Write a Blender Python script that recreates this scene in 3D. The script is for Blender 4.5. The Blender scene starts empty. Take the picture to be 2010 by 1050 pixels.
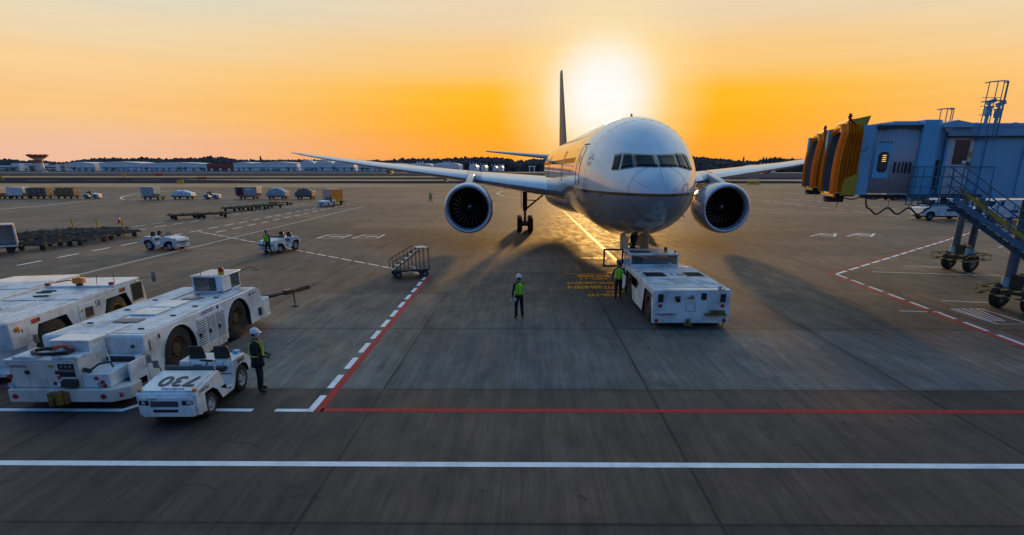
import bpy, bmesh, math, random
from mathutils import Vector, Matrix, Euler
R = math.radians
PI = math.pi
random.seed(7)
SC = bpy.context.scene
COL = SC.collection

# ------------------------------------------------------------------ materials
def s2l(c):
    return tuple((v/255/12.92 if v/255 <= .04045 else ((v/255+.055)/1.055)**2.4) for v in c)

def nt(m):
    m.use_nodes = True
    return m.node_tree.nodes, m.node_tree.links

def mat(name, col, rough=.5, metal=0, var=.12, scale=3., dirt=None, dirt_amt=.4, bump=0, coat=0, stretch=None, fine=40., spec=.5):
    m = bpy.data.materials.new(name); N, L = nt(m)
    b = N['Principled BSDF']
    b.inputs['Roughness'].default_value = rough
    b.inputs['Metallic'].default_value = metal
    b.inputs['Coat Weight'].default_value = coat
    b.inputs['Coat Roughness'].default_value = .08
    b.inputs['Specular IOR Level'].default_value = spec
    tc = N.new('ShaderNodeTexCoord'); mp = N.new('ShaderNodeMapping')
    L.new(tc.outputs['Object'], mp.inputs[0])
    if stretch: mp.inputs['Scale'].default_value = stretch
    n1 = N.new('ShaderNodeTexNoise'); n1.inputs['Scale'].default_value = scale; n1.inputs['Detail'].default_value = 6
    n1.inputs['Roughness'].default_value = .65
    L.new(mp.outputs[0], n1.inputs['Vector'])
    r = N.new('ShaderNodeValToRGB')
    r.color_ramp.elements[0].position = .3; r.color_ramp.elements[1].position = .7
    r.color_ramp.elements[0].color = (*[max(0, c*(1-var)) for c in col], 1)
    r.color_ramp.elements[1].color = (*[min(1, c*(1+var)) for c in col], 1)
    L.new(n1.outputs['Fac'], r.inputs[0])
    out = r.outputs[0]
    if dirt:
        n2 = N.new('ShaderNodeTexNoise'); n2.inputs['Scale'].default_value = scale*.7; n2.inputs['Detail'].default_value = 9
        n2.inputs['Roughness'].default_value = .72
        mp2 = N.new('ShaderNodeMapping'); mp2.inputs['Location'].default_value = (7.3, 2.1, 4.4)
        L.new(tc.outputs['Object'], mp2.inputs[0]); L.new(mp2.outputs[0], n2.inputs['Vector'])
        r2 = N.new('ShaderNodeValToRGB'); r2.color_ramp.elements[0].position = .46; r2.color_ramp.elements[1].position = .72
        r2.color_ramp.elements[0].color = (0, 0, 0, 1); r2.color_ramp.elements[1].color = (dirt_amt,)*3+(1,)
        L.new(n2.outputs['Fac'], r2.inputs[0])
        mx = N.new('ShaderNodeMix'); mx.data_type = 'RGBA'
        L.new(r2.outputs[0], mx.inputs[0]); L.new(out, mx.inputs[6]); mx.inputs[7].default_value = (*dirt, 1)
        out = mx.outputs[2]
    L.new(out, b.inputs['Base Color'])
    n3 = N.new('ShaderNodeTexNoise'); n3.inputs['Scale'].default_value = fine; n3.inputs['Detail'].default_value = 4
    L.new(mp.outputs[0], n3.inputs['Vector'])
    mr = N.new('ShaderNodeMapRange'); mr.inputs['To Min'].default_value = max(.02, rough*.85); mr.inputs['To Max'].default_value = min(1, rough*1.2)
    L.new(n1.outputs['Fac'], mr.inputs[0]); L.new(mr.outputs[0], b.inputs['Roughness'])
    if bump:
        bp = N.new('ShaderNodeBump'); bp.inputs['Strength'].default_value = bump; bp.inputs['Distance'].default_value = .01
        L.new(n3.outputs['Fac'], bp.inputs['Height']); L.new(bp.outputs[0], b.inputs['Normal'])
    return m

def glass(name, col, rough=.04):
    m = mat(name, col, rough, var=.05, coat=0, spec=.8)
    return m

def emit(name, col, s):
    m = mat(name, col, .4); b = m.node_tree.nodes['Principled BSDF']
    b.inputs['Emission Color'].default_value = (*col, 1); b.inputs['Emission Strength'].default_value = s
    return m

M = {}
M['white'] = mat('vehicle_white', (.82,.82,.82), .38, var=.05, scale=1.5, dirt=(.16,.13,.10), dirt_amt=.7, coat=.3)
M['white2'] = mat('worn_deck_white', (.74,.75,.76), .5, var=.10, scale=2.5, dirt=(.13,.10,.08), dirt_amt=.9, bump=.2)
M['cream'] = mat('cream_panel', (.74,.65,.57), .45, var=.06, scale=2, dirt=(.2,.14,.1), dirt_amt=.5)
M['black'] = mat('black_plastic', (.018,.018,.02), .5)
M['rubber'] = mat('tyre_rubber', (.022,.021,.020), .8, var=.25, scale=9, dirt=(.06,.05,.042), dirt_amt=.4, bump=.5)
M['dark'] = mat('dark_chassis', (.03,.029,.028), .65, var=.2, dirt=(.09,.06,.04), dirt_amt=.5)
M['rust'] = mat('greasy_hub', (.16,.085,.04), .42, metal=.3, var=.35, scale=12, dirt=(.03,.02,.015), dirt_amt=.8)
M['rim'] = mat('rim_silver', (.55,.56,.58), .35, metal=.4, var=.1, dirt=(.1,.08,.06))
M['steel'] = mat('steel_grey', (.24,.25,.27), .4, metal=.6, var=.15)
M['yellow'] = mat('safety_yellow', (.60,.36,.02), .5, var=.15, dirt=(.08,.05,.02), dirt_amt=.6)
M['ochre'] = mat('dull_ochre_paint', (.20,.11,.015), .55, var=.3, dirt=(.04,.03,.02), dirt_amt=.8)
M['orange'] = mat('amber_lens', (.80,.22,.02), .2, var=.1)
M['red'] = mat('red_paint', (.45,.05,.03), .45, var=.1)
M['redlens'] = mat('red_lens', (.4,.03,.02), .2)
M['blue'] = mat('blue_marking', (.03,.05,.30), .4)
M['ink'] = mat('ink_marking', (.02,.025,.035), .5)
M['glass'] = glass('dark_glass', (.012,.018,.022))
M['lamp'] = mat('lamp_glass', (.45,.5,.55), .12)
M['acwin'] = glass('cockpit_glass', (.004,.010,.012), .05); M['acwin'].node_tree.nodes['Principled BSDF'].inputs['Specular IOR Level'].default_value = .15
M['seat'] = mat('black_vinyl', (.012,.012,.014), .45)
M['vest'] = mat('hi_vis_vest', (.42,.78,.03), .75, var=.18, scale=14)
M['vestband'] = mat('vest_band', (.06,.13,.04), .5)
M['strap'] = mat('hi_vis_strap', (.55,.72,.05), .6)
M['navy'] = mat('navy_cloth', (.006,.007,.011), .85, var=.3, scale=10)
M['skin'] = mat('skin', (.42,.25,.17), .5)
M['shoe'] = mat('shoe_leather', (.01,.01,.01), .35)
M['helmet'] = mat('helmet_shell', (.62,.66,.72), .25, coat=.4, var=.04)
M['mask'] = mat('mask_cloth', (.7,.7,.7), .8)
M['glove'] = mat('white_glove', (.6,.6,.6), .8)
M['hair'] = mat('hair', (.012,.01,.009), .6)
M['cap'] = mat('cap_blue', (.02,.05,.16), .7)
M['alu'] = mat('container_alu', (.42,.42,.43), .38, metal=.35, var=.15, scale=1.5, dirt=(.15,.13,.11))
M['tarp'] = mat('tarp_grey', (.40,.42,.45), .35, var=.3, scale=4, bump=.6, fine=6)
M['carton'] = mat('carton_brown', (.30,.18,.09), .7, var=.3, scale=4)
M['carton2'] = mat('wrapped_dark_boxes', (.20,.15,.12), .45, var=.4, scale=4)
M['maroon'] = mat('maroon_panel', (.10,.015,.02), .5)
M['cone'] = mat('cone_orange', (.65,.10,.04), .6)
M['amberbox'] = mat('amber_container_side', (.85,.28,.02), .5, var=.3, scale=2)
# boarding bridge
M['jb'] = mat('bridge_blue_grey', (.21,.46,.66), .42, var=.10, scale=.8, dirt=(.12,.17,.22), dirt_amt=.4, stretch=(1,1,.3))
M['jb2'] = mat('bridge_light_panel', (.13,.46,.70), .38, var=.08, scale=1.2)
M['corr'] = mat('corrugated_slats', (.52,.50,.56), .4, metal=.1, var=.08, scale=1)
M['jbdark'] = mat('bridge_underframe', (.03,.035,.045), .6, var=.2)
M['jbrail'] = mat('bridge_rail_blue', (.05,.16,.27), .45, var=.1)
M['jbleg'] = mat('bridge_column_blue', (.11,.16,.23), .45, var=.12, dirt=(.05,.04,.04))
M['canvas'] = mat('bellows_canvas', (.95,.28,.005), .62, var=.22, scale=3, stretch=(1,1,.25), bump=.3, dirt=(.25,.09,.01), dirt_amt=.5)
_n, _l = M['canvas'].node_tree.nodes, M['canvas'].node_tree.links
_t = _n.new('ShaderNodeBsdfTranslucent'); _t.inputs[0].default_value = (1,.45,.02,1); _m = _n.new('ShaderNodeMixShader'); _m.inputs[0].default_value = .35
_o = [q for q in _n if q.type == 'OUTPUT_MATERIAL'][0]; _l.new(_n['Principled BSDF'].outputs[0], _m.inputs[1]); _l.new(_t.outputs[0], _m.inputs[2]); _l.new(_m.outputs[0], _o.inputs[0])
M['olive'] = mat('bellows_panel_yellow', (.55,.32,.02), .5, var=.12)
M['doorwhite'] = mat('door_white', (.62,.60,.60), .4, var=.04)
M['cable'] = mat('black_cable', (.012,.012,.013), .45)

# ------------------------------------------------------------------ mesh builder
class MB:
    def __init__(s):
        s.bm = bmesh.new(); s.T = Matrix.Identity(4)
    def v(s, p): return s.bm.verts.new(s.T @ Vector(p))
    def f(s, vs, mi=0, smooth=False):
        try:
            fc = s.bm.faces.new(vs); fc.material_index = mi; fc.smooth = smooth; return fc
        except ValueError: return None
    def box(s, c, d, mi=0, rz=0, taper=None, rx=0, ry=0):
        x, y, z = d[0]/2, d[1]/2, d[2]/2
        Mx = Matrix.Translation(c) @ Euler((rx, ry, rz)).to_matrix().to_4x4()
        t = taper or (1, 1)
        P = [(-x,-y,-z),(x,-y,-z),(x,y,-z),(-x,y,-z),(-x*t[0],-y*t[1],z),(x*t[0],-y*t[1],z),(x*t[0],y*t[1],z),(-x*t[0],y*t[1],z)]
        vs = [s.v(Mx @ Vector(p)) for p in P]
        for q in ((3,2,1,0),(4,5,6,7),(0,1,5,4),(1,2,6,5),(2,3,7,6),(3,0,4,7)): s.f([vs[i] for i in q], mi)
        return s
    def bb(s, a, b, mi=0):
        return s.box([(a[i]+b[i])/2 for i in range(3)], [abs(b[i]-a[i]) for i in range(3)], mi)
    def prism(s, poly, a, b, axis='x', mi=0, edge_mi=None, cap_mi=None):
        def P(p, t):
            if axis == 'x': return (t, p[0], p[1])
            if axis == 'y': return (p[0], t, p[1])
            return (p[0], p[1], t)
        A = [s.v(P(p, a)) for p in poly]; B = [s.v(P(p, b)) for p in poly]
        cm = mi if cap_mi is None else cap_mi
        fa = s.f(A[::-1], cm); fb = s.f(B, cm)
        n = len(poly)
        for i in range(n):
            k = mi if not edge_mi else edge_mi.get(i, mi)
            s.f([A[i], A[(i+1) % n], B[(i+1) % n], B[i]], k)
        for q in (fa, fb):
            if q: q.normal_update()
        if n > 4: bmesh.ops.triangulate(s.bm, faces=[q for q in (fa, fb) if q], ngon_method='EAR_CLIP')
        return s
    def cyl(s, p0, p1, r0, r1=None, n=12, mi=0, caps=True, smooth=True):
        r1 = r0 if r1 is None else r1
        p0, p1 = Vector(p0), Vector(p1); d = (p1-p0)
        if d.length < 1e-6: return s
        q = d.to_track_quat('Z', 'Y').to_matrix()
        A = []; B = []
        for i in range(n):
            a = 2*PI*i/n; o = Vector((math.cos(a), math.sin(a), 0))
            A.append(s.v(p0+q@(o*r0))); B.append(s.v(p1+q@(o*r1)))
        for i in range(n): s.f([A[i], A[(i+1) % n], B[(i+1) % n], B[i]], mi, smooth)
        if caps: s.f(A[::-1], mi); s.f(B, mi)
        return s
    def tube(s, pts, r, n=8, mi=0, closed=False):
        pts = [Vector(p) for p in pts]; rings = []; m = len(pts)
        up = None
        for i, p in enumerate(pts):
            a = pts[(i-1) % m] if (i > 0 or closed) else p
            b = pts[(i+1) % m] if (i < m-1 or closed) else p
            d = (b-a).normalized()
            if up is None:
                up = Vector((0,0,1)) if abs(d.z) < .9 else Vector((1,0,0))
            x = d.cross(up)
            if x.length < 1e-4: x = d.cross(Vector((0,1,0.01)))
            x.normalize(); y = x.cross(d).normalized(); up = y
            rr = r[i] if isinstance(r, (list, tuple)) else r
            rings.append([s.v(p+x*math.cos(2*PI*k/n)*rr+y*math.sin(2*PI*k/n)*rr) for k in range(n)])
        for i in range(m if closed else m-1):
            A, B = rings[i], rings[(i+1) % m]
            for k in range(n): s.f([A[k], A[(k+1) % n], B[(k+1) % n], B[k]], mi, True)
        if not closed: s.f(rings[0][::-1], mi); s.f(rings[-1], mi)
        return s
    def lathe(s, prof, org=(0,0,0), axis='z', n=24, mi=0, smooth=True, a0=0, a1=2*PI):
        full = abs(a1-a0-2*PI) < 1e-6; rings = []; N_ = n if full else n+1
        for (t, r) in prof:
            ring = []
            for k in range(N_):
                a = a0+(a1-a0)*k/n; c, q = math.cos(a)*r, math.sin(a)*r
                if axis == 'z': p = (c, q, t)
                elif axis == 'x': p = (t, c, q)
                else: p = (c, t, q)
                ring.append(s.v(Vector(org)+Vector(p)))
            rings.append(ring)
        for i in range(len(rings)-1):
            A, B = rings[i], rings[i+1]
            for k in range(N_ if full else N_-1):
                s.f([A[k], A[(k+1) % N_], B[(k+1) % N_], B[k]], mi, smooth)
        return s
    def ball(s, c, r, n=12, mi=0):
        r = r if isinstance(r, (tuple, list)) else (r, r, r)
        rows = []
        for i in range(1, n//2):
            t = PI*i/(n//2)
            rows.append([s.v((c[0]+r[0]*math.sin(t)*math.cos(2*PI*k/n), c[1]+r[1]*math.sin(t)*math.sin(2*PI*k/n), c[2]+r[2]*math.cos(t))) for k in range(n)])
        T_ = s.v((c[0], c[1], c[2]+r[2])); B_ = s.v((c[0], c[1], c[2]-r[2]))
        for k in range(n):
            s.f([T_, rows[0][k], rows[0][(k+1) % n]], mi, True); s.f([B_, rows[-1][(k+1) % n], rows[-1][k]], mi, True)
            for i in range(len(rows)-1): s.f([rows[i][k], rows[i+1][k], rows[i+1][(k+1) % n], rows[i][(k+1) % n]], mi, True)
        return s
    def loft(s, rings, mi=0, smooth=True, caps=True):
        V_ = [[s.v(p) for p in r] for r in rings]; n = len(V_[0])
        for i in range(len(V_)-1):
            for k in range(n): s.f([V_[i][k], V_[i][(k+1) % n], V_[i+1][(k+1) % n], V_[i+1][k]], mi, smooth)
        if caps: s.f(V_[0][::-1], mi); s.f(V_[-1], mi)
        return s
    def build(s, name, mats, parent=None, bevel=0, angle=35, normals=True):
        if normals: bmesh.ops.recalc_face_normals(s.bm, faces=s.bm.faces[:])
        me = bpy.data.meshes.new(name); s.bm.to_mesh(me); s.bm.free()
        for m in (mats if isinstance(mats, (list, tuple)) else [mats]): me.materials.append(m)
        o = bpy.data.objects.new(name, me); COL.objects.link(o)
        if parent: o.parent = parent
        try: me.set_sharp_from_angle(angle=R(angle))
        except Exception: pass
        if bevel:
            b = o.modifiers.new('bevel', 'BEVEL'); b.width = bevel; b.segments = 2; b.limit_method = 'ANGLE'; b.angle_limit = R(40)
        return o

def tag(o, label=None, cat=None, group=None, kind=None):
    if label: o['label'] = label
    if cat: o['category'] = cat
    if group: o['group'] = group
    if kind: o['kind'] = kind
    return o

def thing(name, loc, rz=0, label=None, cat=None, group=None):
    o = bpy.data.objects.new(name, None); COL.objects.link(o); o.empty_display_size = .3
    o.location = loc; o.rotation_euler = (0, 0, rz)
    return tag(o, label, cat, group)

def dup(o, loc=None, rz=None, label=None, parent=None, group=None):
    c = o.copy(); COL.objects.link(c); c.parent = parent
    if loc is not None: c.location = loc
    if rz is not None: c.rotation_euler = (0, 0, rz)
    if label: c['label'] = label
    if group: c['group'] = group
    for ch in o.children: dup(ch, parent=c)
    return c

def text(name, s, size, m, parent, loc, rot, ext=.002, align='CENTER', sx=1, shear=0, bold=0):
    cu = bpy.data.curves.new('t', 'FONT'); cu.body = s; cu.size = size; cu.extrude = ext; cu.align_x = align; cu.align_y = 'CENTER'
    cu.shear = shear; cu.offset = bold; cu.resolution_u = 3
    o = bpy.data.objects.new('t', cu); COL.objects.link(o)
    bpy.context.view_layer.update()
    me = bpy.data.meshes.new_from_object(o.evaluated_get(bpy.context.evaluated_depsgraph_get()))
    bpy.data.objects.remove(o)
    me.materials.clear(); me.materials.append(m)
    t = bpy.data.objects.new(name, me); COL.objects.link(t)
    if parent: t.parent = parent
    t.location = loc; t.rotation_euler = rot; t.scale = (sx, 1, 1)
    return t

# ------------------------------------------------------------------ camera
H, F_, PITCH, YAW = 5.89, 1127/2010*36, 16.94, .44
cam = bpy.data.cameras.new('camera'); co = bpy.data.objects.new('camera', cam); COL.objects.link(co)
co.location = (0, 0, H); co.rotation_euler = (R(90-PITCH), 0, R(YAW))
cam.lens = F_; cam.sensor_width = 36; cam.clip_end = 9000; cam.clip_start = .1
cam.shift_x = -(1026-1005)/2010; cam.shift_y = (672-525)/2010
SC.camera = co

def G(px, py, z=0.):
    """where a line of sight of the survey photo meets the level z (used to measure the ground plan)"""
    t = R(PITCH); a = (px-1026)/1127; u = (672-py)/1127
    y = math.cos(t)+u*math.sin(t); w = u*math.cos(t)-math.sin(t)
    c, s = math.cos(R(-.44)), math.sin(R(-.44))
    X, Y = c*a+s*y, -s*a+c*y; k = (z-H)/w
    return Vector((X*k, Y*k, z))

# ------------------------------------------------------------------ light
SUN_EL, SUN_AZ = 6.4, 7.0          # azimuth clockwise from +Y
sd = Vector((math.sin(R(SUN_AZ))*math.cos(R(SUN_EL)), math.cos(R(SUN_AZ))*math.cos(R(SUN_EL)), math.sin(R(SUN_EL))))
sl = bpy.data.lights.new('sun', 'SUN'); sl.energy = 2.1; sl.angle = R(2.2); sl.color = (1, .54, .15)
so = bpy.data.objects.new('sun', sl); COL.objects.link(so); so.rotation_euler = sd.to_track_quat('Z', 'Y').to_euler()

w = bpy.data.worlds.new('World'); SC.world = w; w.use_nodes = True
N, L = w.node_tree.nodes, w.node_tree.links
N.clear()
outw = N.new('ShaderNodeOutputWorld'); bg = N.new('ShaderNodeBackground'); bg2 = N.new('ShaderNodeBackground'); add = N.new('ShaderNodeAddShader')
sky = N.new('ShaderNodeTexSky'); sky.sky_type = 'NISHITA'; sky.sun_disc = False; sky.sun_elevation = R(SUN_EL); sky.sun_rotation = R(SUN_AZ)
L.new(sky.outputs[0], bg2.inputs[0]); bg2.inputs[1].default_value = .0015
tc = N.new('ShaderNodeTexCoord'); vn = N.new('ShaderNodeVectorMath'); vn.operation = 'NORMALIZE'
L.new(tc.outputs['Generated'], vn.inputs[0])
sp = N.new('ShaderNodeSeparateXYZ'); L.new(vn.outputs[0], sp.inputs[0])
def mth(op, a, b=None, c=None, clamp=False):
    n = N.new('ShaderNodeMath'); n.operation = op; n.use_clamp = clamp
    for i, q in enumerate((a, b, c)):
        if q is None: continue
        if isinstance(q, (int, float)): n.inputs[i].default_value = q
        else: L.new(q, n.inputs[i])
    return n.outputs[0]
elev = mth('MULTIPLY', mth('ARCSINE', sp.outputs[2]), 180/PI)
dot = N.new('ShaderNodeVectorMath'); dot.operation = 'DOT_PRODUCT'; L.new(vn.outputs[0], dot.inputs[0]); dot.inputs[1].default_value = sd
ang = mth('MULTIPLY', mth('ARCCOSINE', mth('MINIMUM', dot.outputs['Value'], 1.0)), 180/PI)
hor = N.new('ShaderNodeVectorMath'); hor.operation = 'DOT_PRODUCT'   # azimuth from the sun, flattened
fl = N.new('ShaderNodeCombineXYZ'); L.new(sp.outputs[0], fl.inputs[0]); L.new(sp.outputs[1], fl.inputs[1])
fn = N.new('ShaderNodeVectorMath'); fn.operation = 'NORMALIZE'; L.new(fl.outputs[0], fn.inputs[0])
L.new(fn.outputs[0], hor.inputs[0]); hor.inputs[1].default_value = (math.sin(R(SUN_AZ)), math.cos(R(SUN_AZ)), 0)
az = mth('MULTIPLY', mth('ARCCOSINE', mth('MINIMUM', hor.outputs['Value'], 1.0)), 180/PI)
def ramp(inp, lo, hi, stops):
    mr = N.new('ShaderNodeMapRange'); mr.inputs['From Min'].default_value = lo; mr.inputs['From Max'].default_value = hi
    L.new(inp, mr.inputs[0]); r = N.new('ShaderNodeValToRGB'); r.color_ramp.interpolation = 'B_SPLINE' if False else 'EASE'
    e = r.color_ramp.elements
    while len(e) < len(stops): e.new(.5)
    for i, (p, c) in enumerate(stops):
        e[i].position = (p-lo)/(hi-lo); e[i].color = (*s2l(c), 1)
    L.new(mr.outputs[0], r.inputs[0]); return r.outputs[0]
def mix(f, a, b):
    m = N.new('ShaderNodeMix'); m.data_type = 'RGBA'
    L.new(f, m.inputs[0]); L.new(a, m.inputs[6])
    if isinstance(b, tuple): m.inputs[7].default_value = b
    else: L.new(b, m.inputs[7])
    return m.outputs[2]
UP = [(17,(206,214,206)),(26,(222,228,224)),(42,(196,214,228)),(62,(112,166,210)),(90,(52,118,184))]
far_ = ramp(elev, -2, 90, [(-2,(226,180,150)),(1.5,(240,190,158)),(4.5,(250,198,132)),(7.5,(250,208,150)),(10,(238,216,178)),(13,(218,219,200))]+UP)
near_ = ramp(elev, -2, 90, [(-2,(235,135,40)),(1.5,(253,160,40)),(3.8,(255,172,0)),(6.2,(255,184,20)),(9,(250,200,122)),(13,(236,211,174))]+UP)
back_ = ramp(elev, -2, 90, [(-2,(84,80,92)),(3,(132,112,128)),(8,(122,128,158)),(16,(84,136,186)),(30,(50,122,186)),(50,(40,112,180)),(70,(44,114,180)),(90,(52,118,184))])
# azimuth weighting
wnr = N.new('ShaderNodeMapRange'); wnr.interpolation_type = 'SMOOTHSTEP'; wnr.inputs['From Min'].default_value = 46; wnr.inputs['From Max'].default_value = 9
L.new(az, wnr.inputs[0]); wn = wnr.outputs[0]
c1 = mix(wn, far_, near_)
wb = N.new('ShaderNodeMapRange'); wb.interpolation_type = 'SMOOTHSTEP'; wb.inputs['From Min'].default_value = 55; wb.inputs['From Max'].default_value = 120
L.new(az, wb.inputs[0]); c2 = mix(wb.outputs[0], c1, back_)
# sun glare: white core and soft yellow skirt, flattened a little at the bottom
g1 = N.new('ShaderNodeMapRange'); g1.interpolation_type = 'SMOOTHSTEP'
g1.inputs['From Min'].default_value = 6.4; g1.inputs['From Max'].default_value = 1.4
L.new(ang, g1.inputs[0])
g0 = N.new('ShaderNodeMapRange'); g0.interpolation_type = 'SMOOTHSTEP'; g0.inputs['From Min'].default_value = 10.5; g0.inputs['From Max'].default_value = 3; g0.inputs['To Max'].default_value = .7
L.new(ang, g0.inputs[0])
c2b = mix(g0.outputs[0], c2, (1.0, .78, .40, 1))
c3 = mix(g1.outputs[0], c2b, (.95, .94, .90, 1))
# thin wisps low in the sky
nz = N.new('ShaderNodeTexNoise'); nz.inputs['Scale'].default_value = 3.2; nz.inputs['Detail'].default_value = 5
mpw = N.new('ShaderNodeMapping'); mpw.inputs['Scale'].default_value = (1, 1, 26); L.new(vn.outputs[0], mpw.inputs[0]); L.new(mpw.outputs[0], nz.inputs['Vector'])
wr = N.new('ShaderNodeMapRange'); wr.inputs['From Min'].default_value = .35; wr.inputs['From Max'].default_value = .75; wr.inputs['To Min'].default_value = .975; wr.inputs['To Max'].default_value = 1.02
L.new(nz.outputs['Fac'], wr.inputs[0])
sc_ = N.new('ShaderNodeVectorMath'); sc_.operation = 'SCALE'; L.new(c3, sc_.inputs[0]); L.new(wr.outputs[0], sc_.inputs['Scale'])
L.new(sc_.outputs[0], bg.inputs[0]); bg.inputs[1].default_value = 1.0
L.new(bg.outputs[0], add.inputs[0]); L.new(bg2.outputs[0], add.inputs[1]); L.new(add.outputs[0], outw.inputs[0])
SC.view_settings.view_transform = 'Standard'; SC.view_settings.look = 'None'; SC.view_settings.exposure = 0; SC.view_settings.gamma = 1

# ------------------------------------------------------------------ ground
def sheet(name, pts, z, m, kind='structure', label=None):
    b = MB(); b.f([b.v((p[0], p[1], z)) for p in pts]); o = b.build(name, m, normals=False)
    if o.data.polygons[0].normal.z < 0: o.data.flip_normals()
    return tag(o, label, kind=kind)

def apron_mat():
    m = bpy.data.materials.new('apron_concrete'); N, L = nt(m); b = N['Principled BSDF']
    tc = N.new('ShaderNodeTexCoord'); sp = N.new('ShaderNodeSeparateXYZ'); L.new(tc.outputs['Object'], sp.inputs[0])
    def mth(op, a, b=None, c=None, clamp=False):
        n = N.new('ShaderNodeMath'); n.operation = op; n.use_clamp = clamp
        for i, q in enumerate((a, b, c)):
            if q is None: continue
            if isinstance(q, (int, float)): n.inputs[i].default_value = q
            else: L.new(q, n.inputs[i])
        return n.outputs[0]
    def noise(scale, st=(1,1,1), det=6, loc=(0,0,0), rough=.6):
        mp = N.new('ShaderNodeMapping'); mp.inputs['Scale'].default_value = st; mp.inputs['Location'].default_value = loc
        L.new(tc.outputs['Object'], mp.inputs[0])
        n = N.new('ShaderNodeTexNoise'); n.inputs['Scale'].default_value = scale; n.inputs['Detail'].default_value = det; n.inputs['Roughness'].default_value = rough
        L.new(mp.outputs[0], n.inputs['Vector']); return n.outputs['Fac']
    def rng(v, a, b_, c, d):
        r = N.new('ShaderNodeMapRange'); r.inputs['From Min'].default_value = a; r.inputs['From Max'].default_value = b_
        r.inputs['To Min'].default_value = c; r.inputs['To Max'].default_value = d; L.new(v, r.inputs[0]); return r.outputs[0]
    wob = mth('MULTIPLY', mth('SUBTRACT', noise(1.2, det=3), .5), .03)
    X = mth('ADD', sp.outputs[0], wob); Y = mth('ADD', sp.outputs[1], wob)
    gx = mth('DIVIDE', mth('ADD', X, 3.96), 7.31); gy = mth('DIVIDE', mth('SUBTRACT', Y, 8.56), 6.27)
    fx = mth('ABSOLUTE', mth('SUBTRACT', mth('FRACT', mth('ADD', gx, .5)), .5))   # 0 on joint
    fy = mth('ABSOLUTE', mth('SUBTRACT', mth('FRACT', mth('ADD', gy, .5)), .5))
    dx = mth('MULTIPLY', fx, 7.31); dy = mth('MULTIPLY', fy, 6.27)
    jx = rng(dx, .020, .048, 1, 0); jy = rng(dy, .020, .048, 1, 0)
    near = rng(sp.outputs[1], 21.6, 22.2, 1, .0)
    far = rng(sp.outputs[1], 60, 160, 1, .25)
    jj = mth('MAXIMUM', mth('MULTIPLY', jx, far), mth('MULTIPLY', jy, near), clamp=True)
    # stain skirt beside joints
    js = mth('MAXIMUM', mth('MULTIPLY', rng(dx, .0, .5, 1, 0), .5), mth('MULTIPLY', mth('MULTIPLY', rng(dy, 0, .35, 1, 0), near), .5))
    # slab tone
    cb = N.new('ShaderNodeCombineXYZ'); L.new(mth('FLOOR', gx), cb.inputs[0]); L.new(mth('MULTIPLY', mth('FLOOR', gy), 1), cb.inputs[1])
    wn = N.new('ShaderNodeTexWhiteNoise'); wn.noise_dimensions = '3D'; L.new(cb.outputs[0], wn.inputs['Vector'])
    slab = rng(wn.outputs['Value'], 0, 1, .60, 1.36)
    big = rng(noise(.16, det=5), .3, .7, .66, 1.34)
    mid = rng(noise(1.1, (1,1,1), 7, (3,9,0), .7), .3, .7, .76, 1.26)
    streak = rng(noise(1.0, (4.5,.22,1), 6, (11,0,0), .7), .3, .7, .62, 1.44)
    strk2 = rng(noise(1.0, (16,.5,1), 3, (1,5,0)), .3, .7, .80, 1.24)
    grain = rng(noise(38, det=4), .3, .7, .78, 1.24)
    v = mth('MULTIPLY', mth('MULTIPLY', mth('MULTIPLY', slab, big), mth('MULTIPLY', mid, streak)), mth('MULTIPLY', strk2, grain))
    oil = rng(noise(.55, (1,1,1), 8, (21,4,0), .62), .60, .70, 0, .55)
    oil2 = rng(noise(1.0, (1.6,.05,1), 5, (2,31,0), .6), .60, .75, 0, .4)     # tyre darkened tracks
    spots = rng(noise(2.6, (1,1,1), 3, (13,17,0), .5), .69, .73, 0, .55)
    oil = mth('MAXIMUM', oil, spots)
    dark = mth('SUBTRACT', 1, mth('MAXIMUM', mth('MAXIMUM', oil, oil2), mth('MULTIPLY', js, .45)))
    v = mth('MULTIPLY', v, dark); v = mth('MULTIPLY', v, mth('SUBTRACT', 1, mth('MULTIPLY', jj, .88)))
    # pale scuffs
    cr = N.new('ShaderNodeMix'); cr.data_type = 'RGBA'; cr.inputs[6].default_value = (.082, .080, .079, 1); cr.inputs[7].default_value = (.118, .098, .084, 1)
    L.new(rng(noise(.30, det=4, loc=(5,5,0)), .4, .65, 0, 1), cr.inputs[0])
    sc = N.new('ShaderNodeVectorMath'); sc.operation = 'SCALE'; L.new(cr.outputs[2], sc.inputs[0]); L.new(v, sc.inputs['Scale'])
    # the row of slabs nearest the terminal is an older, darker, browner pour
    rowf = rng(sp.outputs[1], 14.80, 14.86, 1, 0)
    tint = N.new('ShaderNodeMix'); tint.data_type = 'RGBA'; tint.blend_type = 'MULTIPLY'; tint.inputs[7].default_value = (.76, .54, .44, 1)
    L.new(rowf, tint.inputs[0]); L.new(sc.outputs[0], tint.inputs[6])
    midf = N.new('ShaderNodeMix'); midf.data_type = 'RGBA'; midf.blend_type = 'MULTIPLY'; midf.inputs[7].default_value = (.92, 1.10, 1.20, 1)  # cool tint: the bluish shade on the mid apron, put into the colour
    L.new(mth('MULTIPLY', rng(sp.outputs[1], 14.80, 14.86, 0, 1), rng(sp.outputs[1], 20, 28, 1, 0)), midf.inputs[0]); L.new(tint.outputs[2], midf.inputs[6]); tint = midf
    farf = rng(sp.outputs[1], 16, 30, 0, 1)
    t3 = N.new('ShaderNodeMix'); t3.data_type = 'RGBA'; t3.blend_type = 'MULTIPLY'; t3.inputs[7].default_value = (.90, .70, .56, 1)  # warm gradient: low-sun sheen of the far apron painted into the base colour
    L.new(farf, t3.inputs[0]); L.new(tint.outputs[2], t3.inputs[6]); tint = t3
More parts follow.
